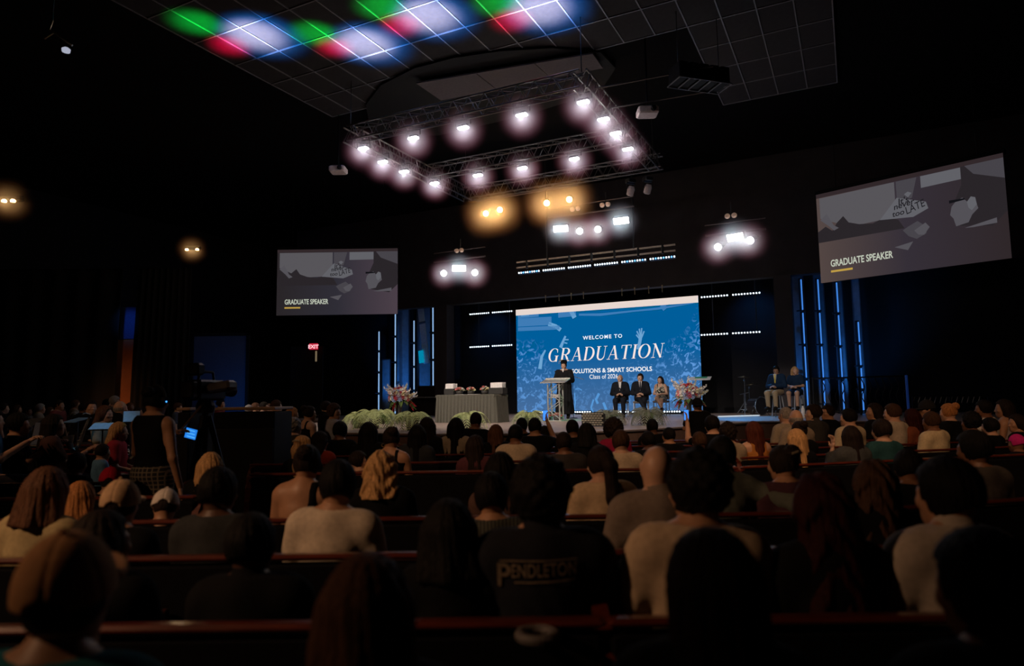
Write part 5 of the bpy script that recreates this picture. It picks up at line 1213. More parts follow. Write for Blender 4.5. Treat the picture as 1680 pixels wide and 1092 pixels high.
# ------------------------------------------------------------------ pews
PEWS = []
def pew(label, A, B, group, ends=(True, True), rack=True, z=.87):
    """A, B: ends of the top rail on plan; people sit on the far side"""
    A = Vector((A[0], A[1], 0)); B = Vector((B[0], B[1], 0)); d = B - A; L = d.length
    r = thing('pew', label, 'pew', (A + B) / 2, math.atan2(d.y, d.x), group)
    obj('backrest', MB().bbox((0, .035, .5), (L - .02, .05, .66), .015, Matrix.Rotation(.06, 3, 'X')), fabric, r)
    obj('top_rail', MB().bbox((0, .01, z - .014), (L, .06, .03), .012), wood, r); PEWS.append((A, B, []))
    obj('seat', MB().bbox((0, .3, .42), (L - .02, .46, .07), .025), fabric, r)
    obj('seat_front', MB().bbox((0, .5, .36), (L - .02, .03, .08), .01), wood, r)
    prof = [(-.06, 0), (.5, 0), (.5, .3), (.46, .6)] + [(.2 + .24 * math.cos(a), .64 + .22 * math.sin(a)) for a in [k * PI / 8 for k in range(0, 9)]] + [(-.06, .6)]
    for k, s_ in enumerate((-1, 1)):
        if ends[k]: obj('pew_end', MB().prism(prof, 0, .05, Matrix.Translation((s_ * L / 2 - .025, 0, 0)) @ Matrix(((0, 0, 1, 0), (1, 0, 0, 0), (0, 1, 0, 0), (0, 0, 0, 1)))), wood, r)
    if rack:
        n = max(1, int(L / 1.4))
        for k in range(n):
            x = -L / 2 + L * (k + .5) / n; obj('book_rack', MB().bbox((x, -.045, .58), (.5, .06, .12), .008), M('rack_wood', (.05, .012, .008), .4), r)
    return r
def px_x(px, Y): return at(px, 655, Y).x
GC = 'pews of the middle block'; GR = 'pews of the right block'
pew('nearest pew row, in front of the camera, left length', (-2.4, 1.25), (.32, 1.25), GC, (True, True), False)
pew('nearest pew row, in front of the camera, right length', (.36, 1.25), (2.6, 1.25), GC, (True, True), False)
n0 = pew('long pew with the round cup holder, left length of the second row', (-2.6, 2.26), (px_x(984, 2.26), 2.26), GC)
pew('pew right of the round cup holder, right length of the second row', (px_x(986, 2.26), 2.26), (2.6, 2.24), GC)
obj('cup_holder', MB().tube([(.055 * math.cos(k * PI / 12), -.07 + .055 * math.sin(k * PI / 12), 0) for k in range(25)], .017, 8, False), M('grey_plastic', (.12, .105, .105), .6), n0, (px_x(875, 2.2) - n0.location.x, 0, .845))
pew('pew with the jacket-wearing man on its seat, third row', (-2.75, 3.25), (2.75, 3.25), GC)
pew('pew at the edge of the cross aisle, fourth row', (-3.3, 4.25), (px_x(1325, 4.22), 4.22), GC)
YR_ = [(6.94, 'first'), (8.0, 'second'), (9.08, 'third'), (10.16, 'fourth'), (11.25, 'fifth')]
for Yp, o_ in YR_:
    pew('pew in the %s row beyond the cross aisle, middle block' % o_, (px_x(412 if Yp < 10 else 455, Yp), Yp), (px_x(1205, Yp), Yp - .02), GC, rack=False)
ca, sa = math.cos(.27), math.sin(.27)
pew('angled pew at the right edge, under the man with the dark grey shirt', (1.84, 4.2), (1.84 + 2.9 * ca, 4.2 + 2.9 * sa), GR)
for Yp, o_ in YR_:
    x0 = px_x(1212, Yp); L = 4.2 + (Yp - 6.9) * .25
    pew('angled pew in the %s row beyond the cross aisle, right block' % o_, (x0, Yp), (x0 + L * ca, Yp + L * sa), GR, rack=False)
GLp = 'pews of the left block'
pew('short pew at far left beyond the cross aisle edge', (-6.0, 5.35), (-2.45, 5.35), GLp, rack=False)
pew('second short pew at far left near the camera operator', (-6.4, 6.35), (-3.05, 6.35), GLp, rack=False)
for k, Yp in enumerate((9.9, 11.0, 12.1)):
    x1 = px_x(214, Yp); pew('angled pew in the left block, %s one' % ['nearest', 'middle', 'farthest'][k], (x1 - 4.6 * ca, Yp + 4.6 * sa), (x1, Yp), GLp, rack=False)
# ------------------------------------------------------------------ the audience
HX = {'afro': .06, 'curly': .03, 'short': .02, 'long': .016, 'wavy': .016, 'bob': .016, 'messy': .02, 'straight': .016, 'ponytail': .012, 'bun': .018, 'halfup': .014, 'crop': .012, 'buzz': .007, 'fringe': 0, None: 0}
HOLD = {}
def P(label, px, py, Y, key=None, **k):
    h = k.get('hair', 'short'); ex = .03 if k.get('cap') is not None else HX.get(h, .012)
    if k.pop('sit', True) and not k.get('stand') and k.get('turn') is None:
        best = None; d = ray(px, 655)
        for A, B, occ in PEWS:          # sit down on the nearest pew that has room here
            e = B - A; den = d.x * e.y - d.y * e.x
            if abs(den) < 1e-6: continue
            t = (A.x * e.y - A.y * e.x) / den; s_ = ((d.x * t - A.x) * e.x + (d.y * t - A.y) * e.y) / e.length_squared
            if t <= 0 or s_ < -.06 or s_ > 1.06: continue
            Yq = d.y * t + .29; clash = sum(max(0, .40 - abs(s_ * e.length - o)) for o in occ); c_ = abs(Yq - Y) + 6 * clash
            if best is None or c_ < best[0]: best = (c_, Yq, occ, s_ * e.length)
        if best and abs(best[1] - Y) < 1.6: Y = best[1]; best[2].append(best[3])
    py2 = py + ex * F / Y
    if 'yaw' not in k and not k.get('stand'): k['yaw'] = (0.0, -.3, 0.0, .3)[int(px * 3 + py) % 4]
    q = person(label, px, py2, Y, **k)
    if key: HOLD[key] = q
    return q
BLK = (.005, .005, .006); CRM = (.55, .44, .32); WHT = (.62, .56, .5); GRY = (.12, .115, .11); DGY = (.04, .038, .036); NVY = (.012, .018, .035)
# --- nearest row
P('man in a tan cap and teal shirt, nearest at the far left', 108, 868, 1.6, hair='buzz', cap=(.42, .22, .11), skin='tan', tc=(.02, .14, .17), top='tee', smin_=.9, yaw=.3, pitch=.22, key='cap')
P('woman with brown shoulder-length hair, nearest in the centre foreground', 602, 903, 1.62, sex='f', hair='bob', hc='chestnut', tc=BLK, top='long', yaw=0)
P('woman with long dark hair in front of the beige-shirted man', 1163, 862, 1.7, sex='f', hair='straight', hc='dark', tc=BLK, top='long')
P('person in black with dark hair at the right edge foreground', 1615, 862, 1.75, hair='short', hc='black', tc=BLK, top='jacket', skin='brown')
# --- second row
P('woman with long dark hair half hidden behind the tan cap', 168, 833, 2.5, sex='f', hair='long', hc='dark', tc=BLK, top='tee')
P('dark-haired person in black in the left foreground, beside the grey-shirted one', 412, 838, 2.6, hair='short', hc='black', skin='dark', tc=BLK, top='jacket')
P('person with black hair seated low between the white tee and the lettered jacket', 737, 815, 2.6, sex='f', hair='bob', hc='black', skin='dark', tc=BLK, top='long')
P('man with bushy dark hair in a black jacket with lettering on its back', 886, 746, 2.66, key='jacket', hair='curly', hc='black', skin='tan', tc=(.012, .013, .018), top='jacket')
P('man in a beige shirt with thick black hair, right of centre', 1142, 733, 2.6, hair='curly', hc='black', skin='tan', tc=(.5, .37, .26), top='tee', smax=1.14)
P('woman with long dark red hair between the beige shirt and the white shirt', 1343, 774, 2.6, sex='f', hair='wavy', hc='red', skin='light', tc=BLK, top='long')
P('man in a white shirt with dark hair, right foreground', 1553, 747, 2.68, hair='short', hc='black', skin='tan', tc=(.5, .42, .36), top='long', yaw=.3)
# --- third row
P('woman with brown hair, third row far left', 76, 763, 3.6, sex='f', hair='bob', hc='chestnut', tc=(.45, .36, .2), top='tee')
P('woman with strawberry blonde hair beside the tan cap in the third row', 132, 787, 3.75, sex='f', hair='bob', hc='strawberry', tc=BLK, top='tee')
P('man in a round tan cap, third row left', 197, 784, 3.55, hair='buzz', cap=(.5, .33, .2), skin='tan', tc=BLK, top='tee', pitch=.1)
P('person with dark hair in a charcoal shirt, left of the white tee', 358, 764, 3.62, hair='short', hc='black', skin='dark', tc=(.035, .037, .04), top='tee')
P('man in a white tee with short black hair, left of centre', 553, 752, 3.62, hair='short', hc='black', skin='tan', tc=(.6, .5, .4), top='tee')
P('person in a dark striped shirt left of the lettered jacket', 806, 772, 3.6, sex='f', hair='short', hc='black', skin='tan', tc=(.03, .035, .03), top='tee')
P('bald man in a taupe shirt leaning left, with glasses', 1078, 729, 3.62, key='bald', hair=None, skin='light', tc=(.2, .155, .13), top='long', yaw=-.3, smax=1.14)
P('woman with long wavy dark brown hair, right of the red-haired woman', 1432, 752, 3.62, sex='f', hair='wavy', hc='brown', skin='tan', tc=BLK, top='long')
# --- fourth row
P('person in a crumpled white cap, left side fourth row', 270, 799, 4.6, hair='buzz', cap=(.62, .56, .52), skin='tan', tc=BLK, top='tee', pitch=-.3, yaw=.5)
P('woman with long blonde hair, left side fourth row', 345, 740, 5.6, sex='f', hair='straight', hc='blonde', tc=BLK, top='tee')
P('woman with a dark bun and bare back in a black strap top', 503, 726, 4.6, sex='f', hair='bun', hc='dark', skin='tan', tc=BLK, top='bareback', yaw=.2)
P('woman with tousled blonde hair in black', 626, 736, 4.6, sex='f', hair='messy', hc='blonde', tc=BLK, top='long')
P('woman with long black hair in a brown blouse left of the lettered jacket', 822, 739, 4.62, sex='f', hair='long', hc='black', skin='brown', tc=(.1, .055, .045), top='tee')
P('woman with a long dark ponytail in a cream top', 985, 728, 4.6, sex='f', hair='ponytail', hc='dark', skin='light', tc=(.55, .4, .26), top='tee', smin_=.9)
P('man in a grey-green sweatshirt resting his arm along the pew', 1183, 713, 4.62, hair='crop', hc='black', skin='tan', tc=(.13, .14, .12), top='long', arms=('lap', 'rest'))
P('woman in a plum top with a dark clipped bun', 1284, 727, 4.7, sex='f', hair='bun', hc='dark', skin='tan', tc=(.07, .03, .04), top='tee')
P('young man in black with short dark hair, right of the wavy-haired woman', 1490, 735, 4.85, hair='short', hc='black', skin='brown', tc=BLK, top='tee')
P('man in a dark grey shirt with black hair at the right', 1597, 704, 5.1, hair='short', hc='black', skin='brown', tc=(.07, .06, .055), top='tee')
# --- rows beyond the cross aisle
def rows_(L):
    for a in L:
        lab, px, py, Y = a[:4]; P(lab, px, py, Y, **a[4])
f = lambda **k: dict(sex='f', **k)
rows_([
 ('woman with a clipped blonde ponytail left of the woman with the bare back', 496, 714, 7.3, f(hair='halfup', hc='blonde', tc=BLK)),
 ('small child turning towards the tousled blonde woman', 588, 738, 7.25, dict(hair='short', hc='dark', tc=(.08, .03, .03), yaw=-1.0, smin_=.7)),
 ('woman with a dark upswept hairdo, earring and bare shoulders', 641, 698, 7.3, f(hair='bun', hc='dark', skin='tan', top='tank', tc=BLK, yaw=.5)),
 ('woman with long dark hair in a maroon top looking down', 781, 712, 7.3, f(hair='long', hc='dark', skin='tan', tc=(.09, .03, .04), yaw=-.5)),
 ('man with a cropped dark head in a dark shirt, front of the stage lectern', 925, 707, 7.3, dict(hair='crop', hc='dark', skin='brown', tc=(.045, .04, .04))),
 ('man with short brown hair in a cream shirt, right of the ponytail', 1018, 704, 7.3, dict(hair='short', hc='brown', tc=CRM)),
 ('woman with long blonde hair in the right block', 1306, 702, 7.5, f(hair='straight', hc='blonde', tc=BLK)),
 ('woman with long dark hair and a denim jacket, hand at her face', 1396, 697, 7.7, f(hair='long', hc='dark', tc=(.06, .065, .07), top='jacket', arms=('face', 'lap'))),
 ('man with dark hair in a teal shirt in the right block', 1446, 686, 7.9, dict(hair='short', hc='dark', tc=(.02, .07, .08))),
 # next row
 ('woman in a red top with dark hair, left of centre', 525, 706, 8.35, f(hair='bob', hc='dark', tc=(.3, .04, .025))),
 ('woman with long black hair in black, left of the upswept hairdo', 605, 691, 8.35, f(hair='long', hc='black', tc=BLK)),
 ('woman with long straight black hair in a slate top', 684, 695, 8.35, f(hair='straight', hc='black', tc=(.03, .034, .04))),
 ('man with dark hair in a cream shirt below the skirted table', 846, 695, 8.35, dict(hair='crop', hc='black', skin='brown', tc=CRM)),
 ('woman with full dark hair below the lectern', 962, 692, 8.4, f(hair='bob', hc='black', tc=BLK)),
 ('person with a round dark head right of the cream-shirted man', 1063, 706, 8.35, dict(hair='crop', hc='black', skin='dark', tc=BLK)),
 ('man in a dark cap in front of the phone screen', 1097, 700, 8.4, dict(hair='crop', hc='black', skin='tan', tc=BLK)),
 ('child with brown hair below the black-clad photographer', 1147, 707, 8.4, dict(hair='short', hc='brown', tc=(.08, .05, .04), smin_=.78)),
 ('woman with long reddish brown hair in an orange strap top', 1236, 690, 8.5, f(hair='straight', hc='auburn', tc=(.4, .16, .04), top='tank')),
 ('woman with a dark upswept bun in the right block', 1311, 689, 8.8, f(hair='bun', hc='dark', tc=BLK)),
 ('broad man with cropped brown hair in a white shirt at right', 1528, 674, 8.9, dict(hair='crop', hc='brown', skin='brown', tc=(.62, .5, .32))),
 ('person in a bright magenta headscarf at the right edge', 1668, 712, 8.2, f(hair='beanie', hc='dark', skin='brown', tc=BLK, smin_=.8)),
 ('woman with dark hair at the right edge in profile', 1668, 678, 9.3, f(hair='bob', hc='dark', skin='tan', tc=BLK, yaw=.9)),
 # third row
 ('person with dark hair in front of the left fern', 558, 690, 9.4, dict(hair='short', hc='black', skin='brown', tc=BLK)),
 ('older man with thinning brown hair beside the black cabinet', 464, 697, 9.4, dict(hair='buzz', hc='brown', skin='brown', tc=BLK)),
 ('woman with dark hair in black in front of the fern at centre left', 700, 683, 9.4, f(hair='long', hc='dark', tc=BLK)),
 ('woman with long dark hair in a pale top below the table fern', 748, 684, 9.4, f(hair='long', hc='black', tc=(.32, .26, .19))),
 ('woman with long light brown hair below the skirted table', 814, 695, 9.4, f(hair='straight', hc='chestnut', tc=BLK)),
 ('man in a dark shirt raising a phone, below the lectern flowers', 877, 684, 9.4, dict(hair='crop', hc='black', skin='tan', tc=BLK, arms=('lap', 'raise'), key='ph1')),
 ('man with a dark round head below the boom stand', 939, 687, 9.4, dict(hair='crop', hc='black', skin='brown', tc=BLK)),
 ('woman with a big dark afro and magenta top', 1006, 684, 9.4, f(hair='afro', hc='dark', skin='brown', tc=(.3, .015, .06))),
 ('person with dark hair in front of the grey fern', 1070, 686, 9.5, dict(hair='crop', hc='black', skin='dark', tc=BLK)),
 ('person in black holding up a phone at right of centre', 1168, 680, 9.4, dict(hair='short', hc='black', tc=BLK, arms=('raise', 'lap'), key='ph2')),
 ('woman with dark curly hair left of the long auburn hair', 1194, 691, 8.3, f(hair='curly', hc='dark', tc=(.35, .28, .2))),
 ('man with dark hair in a cream shirt, in the middle of the right block', 1392, 669, 10.0, dict(hair='crop', hc='black', tc=(.55, .45, .3), yaw=.3)),
 ('man with brown hair in a cream shirt, beside the maroon-haired woman', 1464, 661, 10.1, dict(hair='crop', hc='brown', tc=(.5, .42, .33), yaw=.3)),
 ('woman with maroon hair, between the two pale shirts at right', 1496, 669, 9.9, f(hair='long', hc='red', tc=(.2, .06, .03))),
 ('woman with dark hair and blonde top strands at right', 1556, 660, 10.0, f(hair='bun', hc='strawberry', tc=BLK)),
 ('woman with big dark curls at right', 1592, 674, 9.8, f(hair='curly', hc='black', skin='brown', tc=BLK)),
 ('man in a white shirt near the right edge', 1614, 655, 11.0, dict(hair='crop', hc='black', skin='brown', tc=(.6, .54, .48), yaw=.3)),
 ('person with dark hair below the white shirt near the right edge', 1624, 684, 9.2, dict(hair='short', hc='black', tc=BLK)),
 ('woman with bare shoulders and dark hair near the right edge', 1647, 654, 10.6, f(hair='long', hc='dark', skin='tan', top='tank', tc=(.35, .3, .3))),
 # front rows
 ('bald brown-skinned man in a dark shirt in front of the table fern', 780, 675, 10.6, dict(hair='buzz', hc='dark', skin='brown', tc=BLK)),
 ('person with dark hair in front of the right table fern', 856, 684, 10.6, dict(hair='crop', hc='black', skin='brown', tc=BLK)),
 ('person in a green top beyond the raised phone', 893, 697, 11.6, f(hair='bob', hc='dark', tc=(.1, .16, .04), smin_=.75)),
 ('grey-haired man in a beige shirt in front of the drum kit', 1289, 667, 11.2, dict(hair='buzz', hc='grey', tc=(.35, .29, .22))),
 ('balding man beside the grey-haired man near the drum kit', 1306, 671, 10.7, dict(hair='fringe', hc='grey', tc=(.3, .24, .18))),
 ('dark-haired man in a dark suit in profile, right block front', 1334, 662, 11.3, dict(hair='short', hc='dark', tc=DGY, top='jacket', yaw=.9)),
 ('man with glasses and short hair in a dark shirt turned to his left', 1358, 663, 11.3, dict(hair='crop', hc='dark', skin='tan', tc=BLK, yaw=1.0)),
 ('woman with dark hair in profile in the right block', 1434, 660, 11.4, f(hair='long', hc='dark', skin='tan', tc=BLK, yaw=.7)),
 ('man in a dark baseball cap at the far right rows', 1521, 655, 11.6, dict(hair='buzz', cap=(.02, .02, .022), skin='tan', tc=BLK, yaw=.7)),
 # people seated left of the stage
 ('person with grey curly hair near the black cabinet', 483, 684, 10.4, f(hair='curly', hc='grey', tc=DGY)),
 ('woman with a big curly updo and patterned shirt, seated left of the stage', 548, 661, 12.6, f(hair='curly', hc='brown', skin='tan', tc=(.3, .3, .33), yaw=-.9, turn=-1.0)),
 ('man in a floral shirt seated left of the stage', 453, 655, 14.6, dict(hair='crop', hc='brown', tc=(.2, .24, .3), turn=-.9)),
 ('woman with blonde hair seated left of the stage, by the floral shirt', 479, 667, 13.4, f(hair='bob', hc='strawberry', tc=(.25, .2, .15), turn=-.9)),
 ('woman with dark hair and bare arms seated left of the stage', 507, 664, 12.3, f(hair='bun', hc='dark', tc=BLK, top='tank', turn=-.8)),
 ('standing musician behind a dark instrument left of the stage', 535, 657, 14.4, dict(hair='crop', hc='dark', tc=BLK, turn=-1.2, top='jacket')),
])
# magenta scarf and other worn things
for r_, B_ in PEOPLE:
    if 'magenta headscarf' in r_['label']:
        for c in r_.children:
            if c.name.startswith('hair'): c.name = 'headscarf'; c.material_slots[0].material = clothmat((.55, .02, .2))
    if 'with glasses' in r_['label'] or 'denim jacket' in r_['label']:
        g_ = obj('glasses', GLASSES, blackmetal, r_); g_.matrix_local = B_['HM']
    if 'dark cap in front' in r_['label']:
        pass
    if 'earring' in r_['label']:
        for sx in (-1, 1):
            e_ = obj('earring', MB().tube([(.018 * math.cos(k * PI / 6), 0, .018 * math.sin(k * PI / 6)) for k in range(13)], .003, 4).mesh('earring'), M('gold', (.7, .5, .2), .3, .9), r_); e_.matrix_local = B_['HM'] @ Matrix.Translation((sx * .08, -.005, -.06))
    if 'clipped' in r_['label']:
        e_ = obj('hair_clip', MB().tube([(-.04, 0, 0), (0, -.012, .012), (.04, 0, 0)], .009, 6).mesh('hair_clip'), M('clip', (.5, .42, .3), .3, .5), r_); e_.matrix_local = B_['HM'] @ Matrix.Translation((0, -.135, .08))
# stripes on the dark striped shirt
sm = M('striped_cloth', (.03, .034, .028), .85); nt = sm.node_tree; wv = nt.nodes.new('ShaderNodeTexWave'); wv.inputs['Scale'].default_value = 16; wv.bands_direction = 'X'
tc_ = [n for n in nt.nodes if n.type == 'TEX_COORD'][0]; rm = [n for n in nt.nodes if n.type == 'VALTORGB'][0]; nt.links.new(tc_.outputs['Object'], wv.inputs['Vector']); nt.links.new(wv.outputs['Fac'], rm.inputs[0])
rm.color_ramp.elements[0].color = (.012, .013, .012, 1); rm.color_ramp.elements[1].color = (.06, .065, .05, 1)
for r_, B_ in PEOPLE:
    if 'striped shirt' in r_['label']:
        for c in r_.children:
            if c.name.startswith('shirt'): c.material_slots[0].material = sm
# lettering on the back of the jacket
from mathutils.bvhtree import BVHTree
r_, B_ = HOLD['jacket']; jk = [c for c in r_.children if c.name.startswith('jacket')][0]; me = jk.data
bvh = BVHTree.FromPolygons([v.co.copy() for v in me.vertices], [tuple(p.vertices) for p in me.polygons])
def on_back(m, x0, z0, w_, h, tilt=.0):
    xs = [v.co.x for v in m.vertices]; ys = [v.co.y for v in m.vertices]; X0, X1, Y0, Y1 = min(xs), max(xs), min(ys), max(ys); lift = []
    for v in m.vertices:
        x = x0 + (v.co.x - X0) / (X1 - X0) * w_; z_ = z0 + (v.co.y - Y0) / (Y1 - Y0) * h + tilt * (x - x0)
        hit = bvh.ray_cast(Vector((x, -.6, z_)), Vector((0, 1, 0)))[0]; y = (hit.y if hit else -.13); v.co = Vector((x, y - .006 - (.002 if v.co.z > 0 else 0), z_))
    return m
def strip():
    mb = MB()
    for i in range(24): mb.add([(i, 0, .001), (i + 1, 0, .001), (i + 1, 1, .001), (i, 1, .001)], [(0, 1, 2, 3)])
    return mb.mesh('print_line')
ltr = M('faded_print', (.15, .11, .075), .8, 0, .3, 60)
obj('lettering', on_back(text_mesh('ENDLETON', 1, .012, spacing=1.05, thick=.001), -.105, .925, .215, .042, .04), ltr, r_)
obj('lettering', on_back(text_mesh('P', 1, .014, thick=.001), -.152, .895, .044, .075), ltr, r_)
obj('print_line', on_back(strip(), -.095, .908, .2, .005, .04), ltr, r_)
obj('print_line', on_back(strip(), -.145, .975, .26, .005, .02), ltr, r_)
# phones in raised hands
def phone(label, who, side):
    r_, B_ = HOLD[who]; k_ = SKEL['raise']; e, w2 = Vector(k_[0]), Vector(k_[1]); e.x *= side; w2.x *= side
    if B_['mesh'] and True: pass
    p = w2 + (w2 - e).normalized() * .1 + Vector((0, .02, .02))
    w_ = r_.matrix_basis @ p; t = thing('phone', label, 'phone', w_, r_.rotation_euler.z)
    obj('case', MB().bbox((0, 0, 0), (.075, .009, .15), .004), black, t); obj('screen', MB().box((0, -.006, 0), (.068, .003, .14)), EM('phone_screen', (.05, .25, .9), 1.3), t)
phone('lit phone held up below the lectern flowers', 'ph1', 1)
phone('lit phone held up right of the photographer', 'ph2', -1)
# photographer standing at the stage edge
P('photographer in black with a black cap standing by the right bouquet', 1144, 653, 11.7, stand=True, hair='buzz', hc='black', cap=None, skin='tan', tc=BLK, top='tee', arms='cam', bc=BLK, turn=.1, key='photo')
r_, B_ = HOLD['photo']; c = obj('cap', cap_parts()[0], clothmat((.01, .01, .012)), r_); c.matrix_local = B_['HM'] @ Matrix.Rotation(PI, 4, 'Z'); obj('brim', cap_parts()[1], clothmat((.01, .01, .012)), c)
# --- left: camera operator, video camera, booth
OP, OB = P('camera operator with headset and bare arm standing behind the video camera', 255, 633, 6.0, sex='f', stand=True, hair='bun', hc='black', skin='tan', top='vest', tc=BLK, arms=('cam', 'down'), bottom='shorts', bc=BLK, turn=-.25, near=True)
pl = M('plaid', (.05, .045, .04), .9); nt = pl.node_tree; ck = nt.nodes.new('ShaderNodeTexBrick'); ck.inputs['Scale'].default_value = 14; ck.inputs['Color1'].default_value = (.015, .014, .014, 1); ck.inputs['Color2'].default_value = (.02, .018, .018, 1); ck.inputs['Mortar'].default_value = (.2, .17, .13, 1); ck.inputs['Mortar Size'].default_value = .06; ck.offset = 0
tc_ = [n for n in nt.nodes if n.type == 'TEX_COORD'][0]; mpp = nt.nodes.new('ShaderNodeMapping'); mpp.inputs['Rotation'].default_value = (PI / 2, 0, 0); nt.links.new(tc_.outputs['Object'], mpp.inputs[0]); nt.links.new(mpp.outputs[0], ck.inputs['Vector']); ck.inputs['Row Height'].default_value = .5; ck.inputs['Brick Width'].default_value = .5; nt.links.new(ck.outputs[0], nt.nodes['Principled BSDF'].inputs['Base Color'])
for c in OP.children:
    if c.name.startswith('shorts'): c.material_slots[0].material = pl
hs = obj('headset', MB().tube([(.095 * math.cos(a), 0, .02 + .125 * math.sin(a)) for a in [k * PI / 12 for k in range(13)]], .01, 6), black, OP); hs.matrix_local = OB['HM']
for sx in (-1, 1): obj('ear_cup', MB().lathe([(.035, -.02), (.04, 0), (.03, .02)], 12, (sx * .09, 0, .01), Matrix.Rotation(PI / 2, 3, 'Y')), black, hs)
obj('status_light', MB().lathe([(.001, 0), (.006, .003), (.006, .008), (.001, .012)], 8, (.112, -.01, .0), Matrix.Rotation(PI / 2, 3, 'Y')), EM('led_blue', (.05, .3, 1), 3), hs)
VC = at(338, 640, 6.7); r = thing('video_camera', 'large black video camera with viewfinder on a tripod', 'video camera', VC, -.2)
obj('body', MB().bbox((0, 0, 0), (.17, .42, .2), .02), blackmetal, r); obj('lens', MB().lathe([(.05, 0), (.055, .1), (.065, .22), (.06, .23)], 16, (0, .2, 0), Matrix.Rotation(-PI / 2, 3, 'X')), blackmetal, r)
obj('handle', MB().tube([(0, -.12, .1), (0, -.1, .18), (0, .1, .18), (0, .12, .1)], .014, 6), blackmetal, r); obj('viewfinder', MB().bbox((-.03, -.14, .2), (.16, .12, .12), .02), blackmetal, r)
obj('monitor_hood', MB().bbox((.2, -.05, .03), (.26, .16, .09), .02, Matrix.Rotation(-.15, 3, 'Y')), M('hood_grey', (.09, .08, .075), .35), r); obj('monitor_arm', MB().tube([(.05, -.04, .08), (.15, -.05, .05)], .012, 6), blackmetal, r)
obj('pan_bar', MB().tube([(.05, -.1, -.12), (-.06, -.42, -.5)], .011, 6), M('pan_bar', (.3, .22, .16), .4, .5), r); obj('battery', MB().bbox((0, -.25, 0), (.14, .08, .16), .012), blackmetal, r)
q = Vector((VC.x, VC.y, 0)); r = thing('tripod', 'black tripod carrying the video camera', 'tripod', q, 0); zt_ = VC.z - .1
obj('head', MB().lathe([(.08, zt_ - .12), (.09, zt_ - .05), (.07, zt_)], 14), blackmetal, r); obj('column', MB().tube([(0, 0, zt_ - .5), (0, 0, zt_ - .1)], .03, 8), blackmetal, r)
for k in range(3): a = k * 2.094 + .5; obj('leg', MB().tube([(.03 * math.cos(a), .03 * math.sin(a), zt_ - .15), (.42 * math.cos(a), .42 * math.sin(a), .01)], [.03, .02], 6), blackmetal, r)
tp = at(314, 711, 6.55); r = thing('tablet', 'small tablet glowing blue below the video camera', 'tablet', tp, -.1)
obj('case', MB().bbox((0, 0, 0), (.13, .012, .11), .004, Matrix.Rotation(.25, 3, 'Y')), black, r); scr = obj('screen', MB().box((0, -.008, 0), (.112, .003, .094), Matrix.Rotation(.25, 3, 'Y')), EM('tablet_blue', (.02, .22, .8), 1.0), r)
for k in range(3): obj('icon_row', MB().box((.0, -.011, -.03 + k * .03), (.085, .002, .008), Matrix.Rotation(.25, 3, 'Y')), EM('tablet_cyan', (.1, .5, 1), 1.0), scr)
obj('arm', MB().tube([(.06, .01, .02), (.12, .1, .1)], .01, 6), blackmetal, r)
tan = M('tan_wood', (.5, .31, .19), .5, 0, .2, 8, stretch=(1, 8, 8))
for lab, x0, x1, Y in (('tall black cabinet with a tan top left of the tripod', 289, 312, 8.3), ('long tall black cabinet with a tan top behind the video camera', 348, 451, 8.3)):
    a, b = at(x0, 671, Y), at(x1, 671, Y); w_ = b.x - a.x; h_ = a.z; r = thing('equipment_cabinet', lab, 'cabinet', ((a.x + b.x) / 2, Y + .35, 0), 0)
    obj('body', MB().bbox((0, 0, h_ / 2 - .02), (w_ - .02, .66, h_ - .04), .01), black, r); obj('top', MB().bbox((0, 0, h_), (w_, .7, .035), .006), tan, r)
    n = max(1, int(w_ / .4))
    for k in range(n):
        dd = obj('door', MB().bbox((-w_ / 2 + w_ * (k + .5) / n, -.34, h_ * .45), (w_ / n - .03, .025, h_ * .78), .006), M('cabinet_door', (.014, .013, .013), .45), r); obj('handle', MB().tube([(-w_ / 2 + w_ * (k + .5) / n + .1, -.365, h_ * .5), (-w_ / 2 + w_ * (k + .5) / n + .1, -.365, h_ * .6)], .008, 6), darksteel, dd)
# --- left: band with music stands, clapping listeners
sheet_b = M('sheet_blue_lit', (.25, .45, .6), .6); sheet_d = M('sheet_darkblue', (.03, .06, .14), .6)  # blue light on the sheets is put into their colour
def mstand(label, px, py, Y, w_, mat, tilt=.5, rz=0.0):
    p = at(px, py, Y); r = thing('music_stand', label, 'music stand', (p.x, p.y, 0), rz, 'music stands of the band')
    obj('desk', MB().bbox((0, 0, p.z), (w_, .36, .012), .003, Matrix.Rotation(tilt, 3, 'X')), blackmetal, r); obj('sheet', MB().bbox((0, -.005, p.z + .012), (w_ * .96, .34, .006), .001, Matrix.Rotation(tilt, 3, 'X')), mat, r)
    obj('pole', MB().tube([(0, .02, .05), (0, .02, p.z)], .012, 6), darksteel, r)
    for k in range(3): a = k * 2.094; obj('leg', MB().tube([(0, .02, .3), (.25 * math.cos(a), .02 + .25 * math.sin(a), .01)], .009, 5), darksteel, r)
mstand('music stand with a blue lit sheet, brightest of the band', 168, 700, 10.6, .32, sheet_b, .25, .3)
mstand('music stand with a sheet painted blue-lit left of the brightest one', 126, 690, 11.2, .26, M('sheet_mid_lit', (.1, .25, .5), .6), .2, -.2)
mstand('music stand with a sheet painted pale blue-lit near the camera operator', 216, 684, 11.0, .24, sheet_b, .5, .5)
mstand('music stand with a dark blue sheet facing away, far left', 74, 712, 9.6, .3, sheet_d, 1.1, .3)
mstand('wide dark music stand at the far left', 44, 695, 10.2, .34, M('sheet_black', (.02, .02, .02), .7), .4, 0)
lamp('stand_light', 'SPOT', at(150, 560, 10.6), 16, (.25, .6, 1), at(160, 705, 10.7), .05, 60, .8)
def left(lab, px, py, Y, **k): P(lab, px, py, Y, **k)
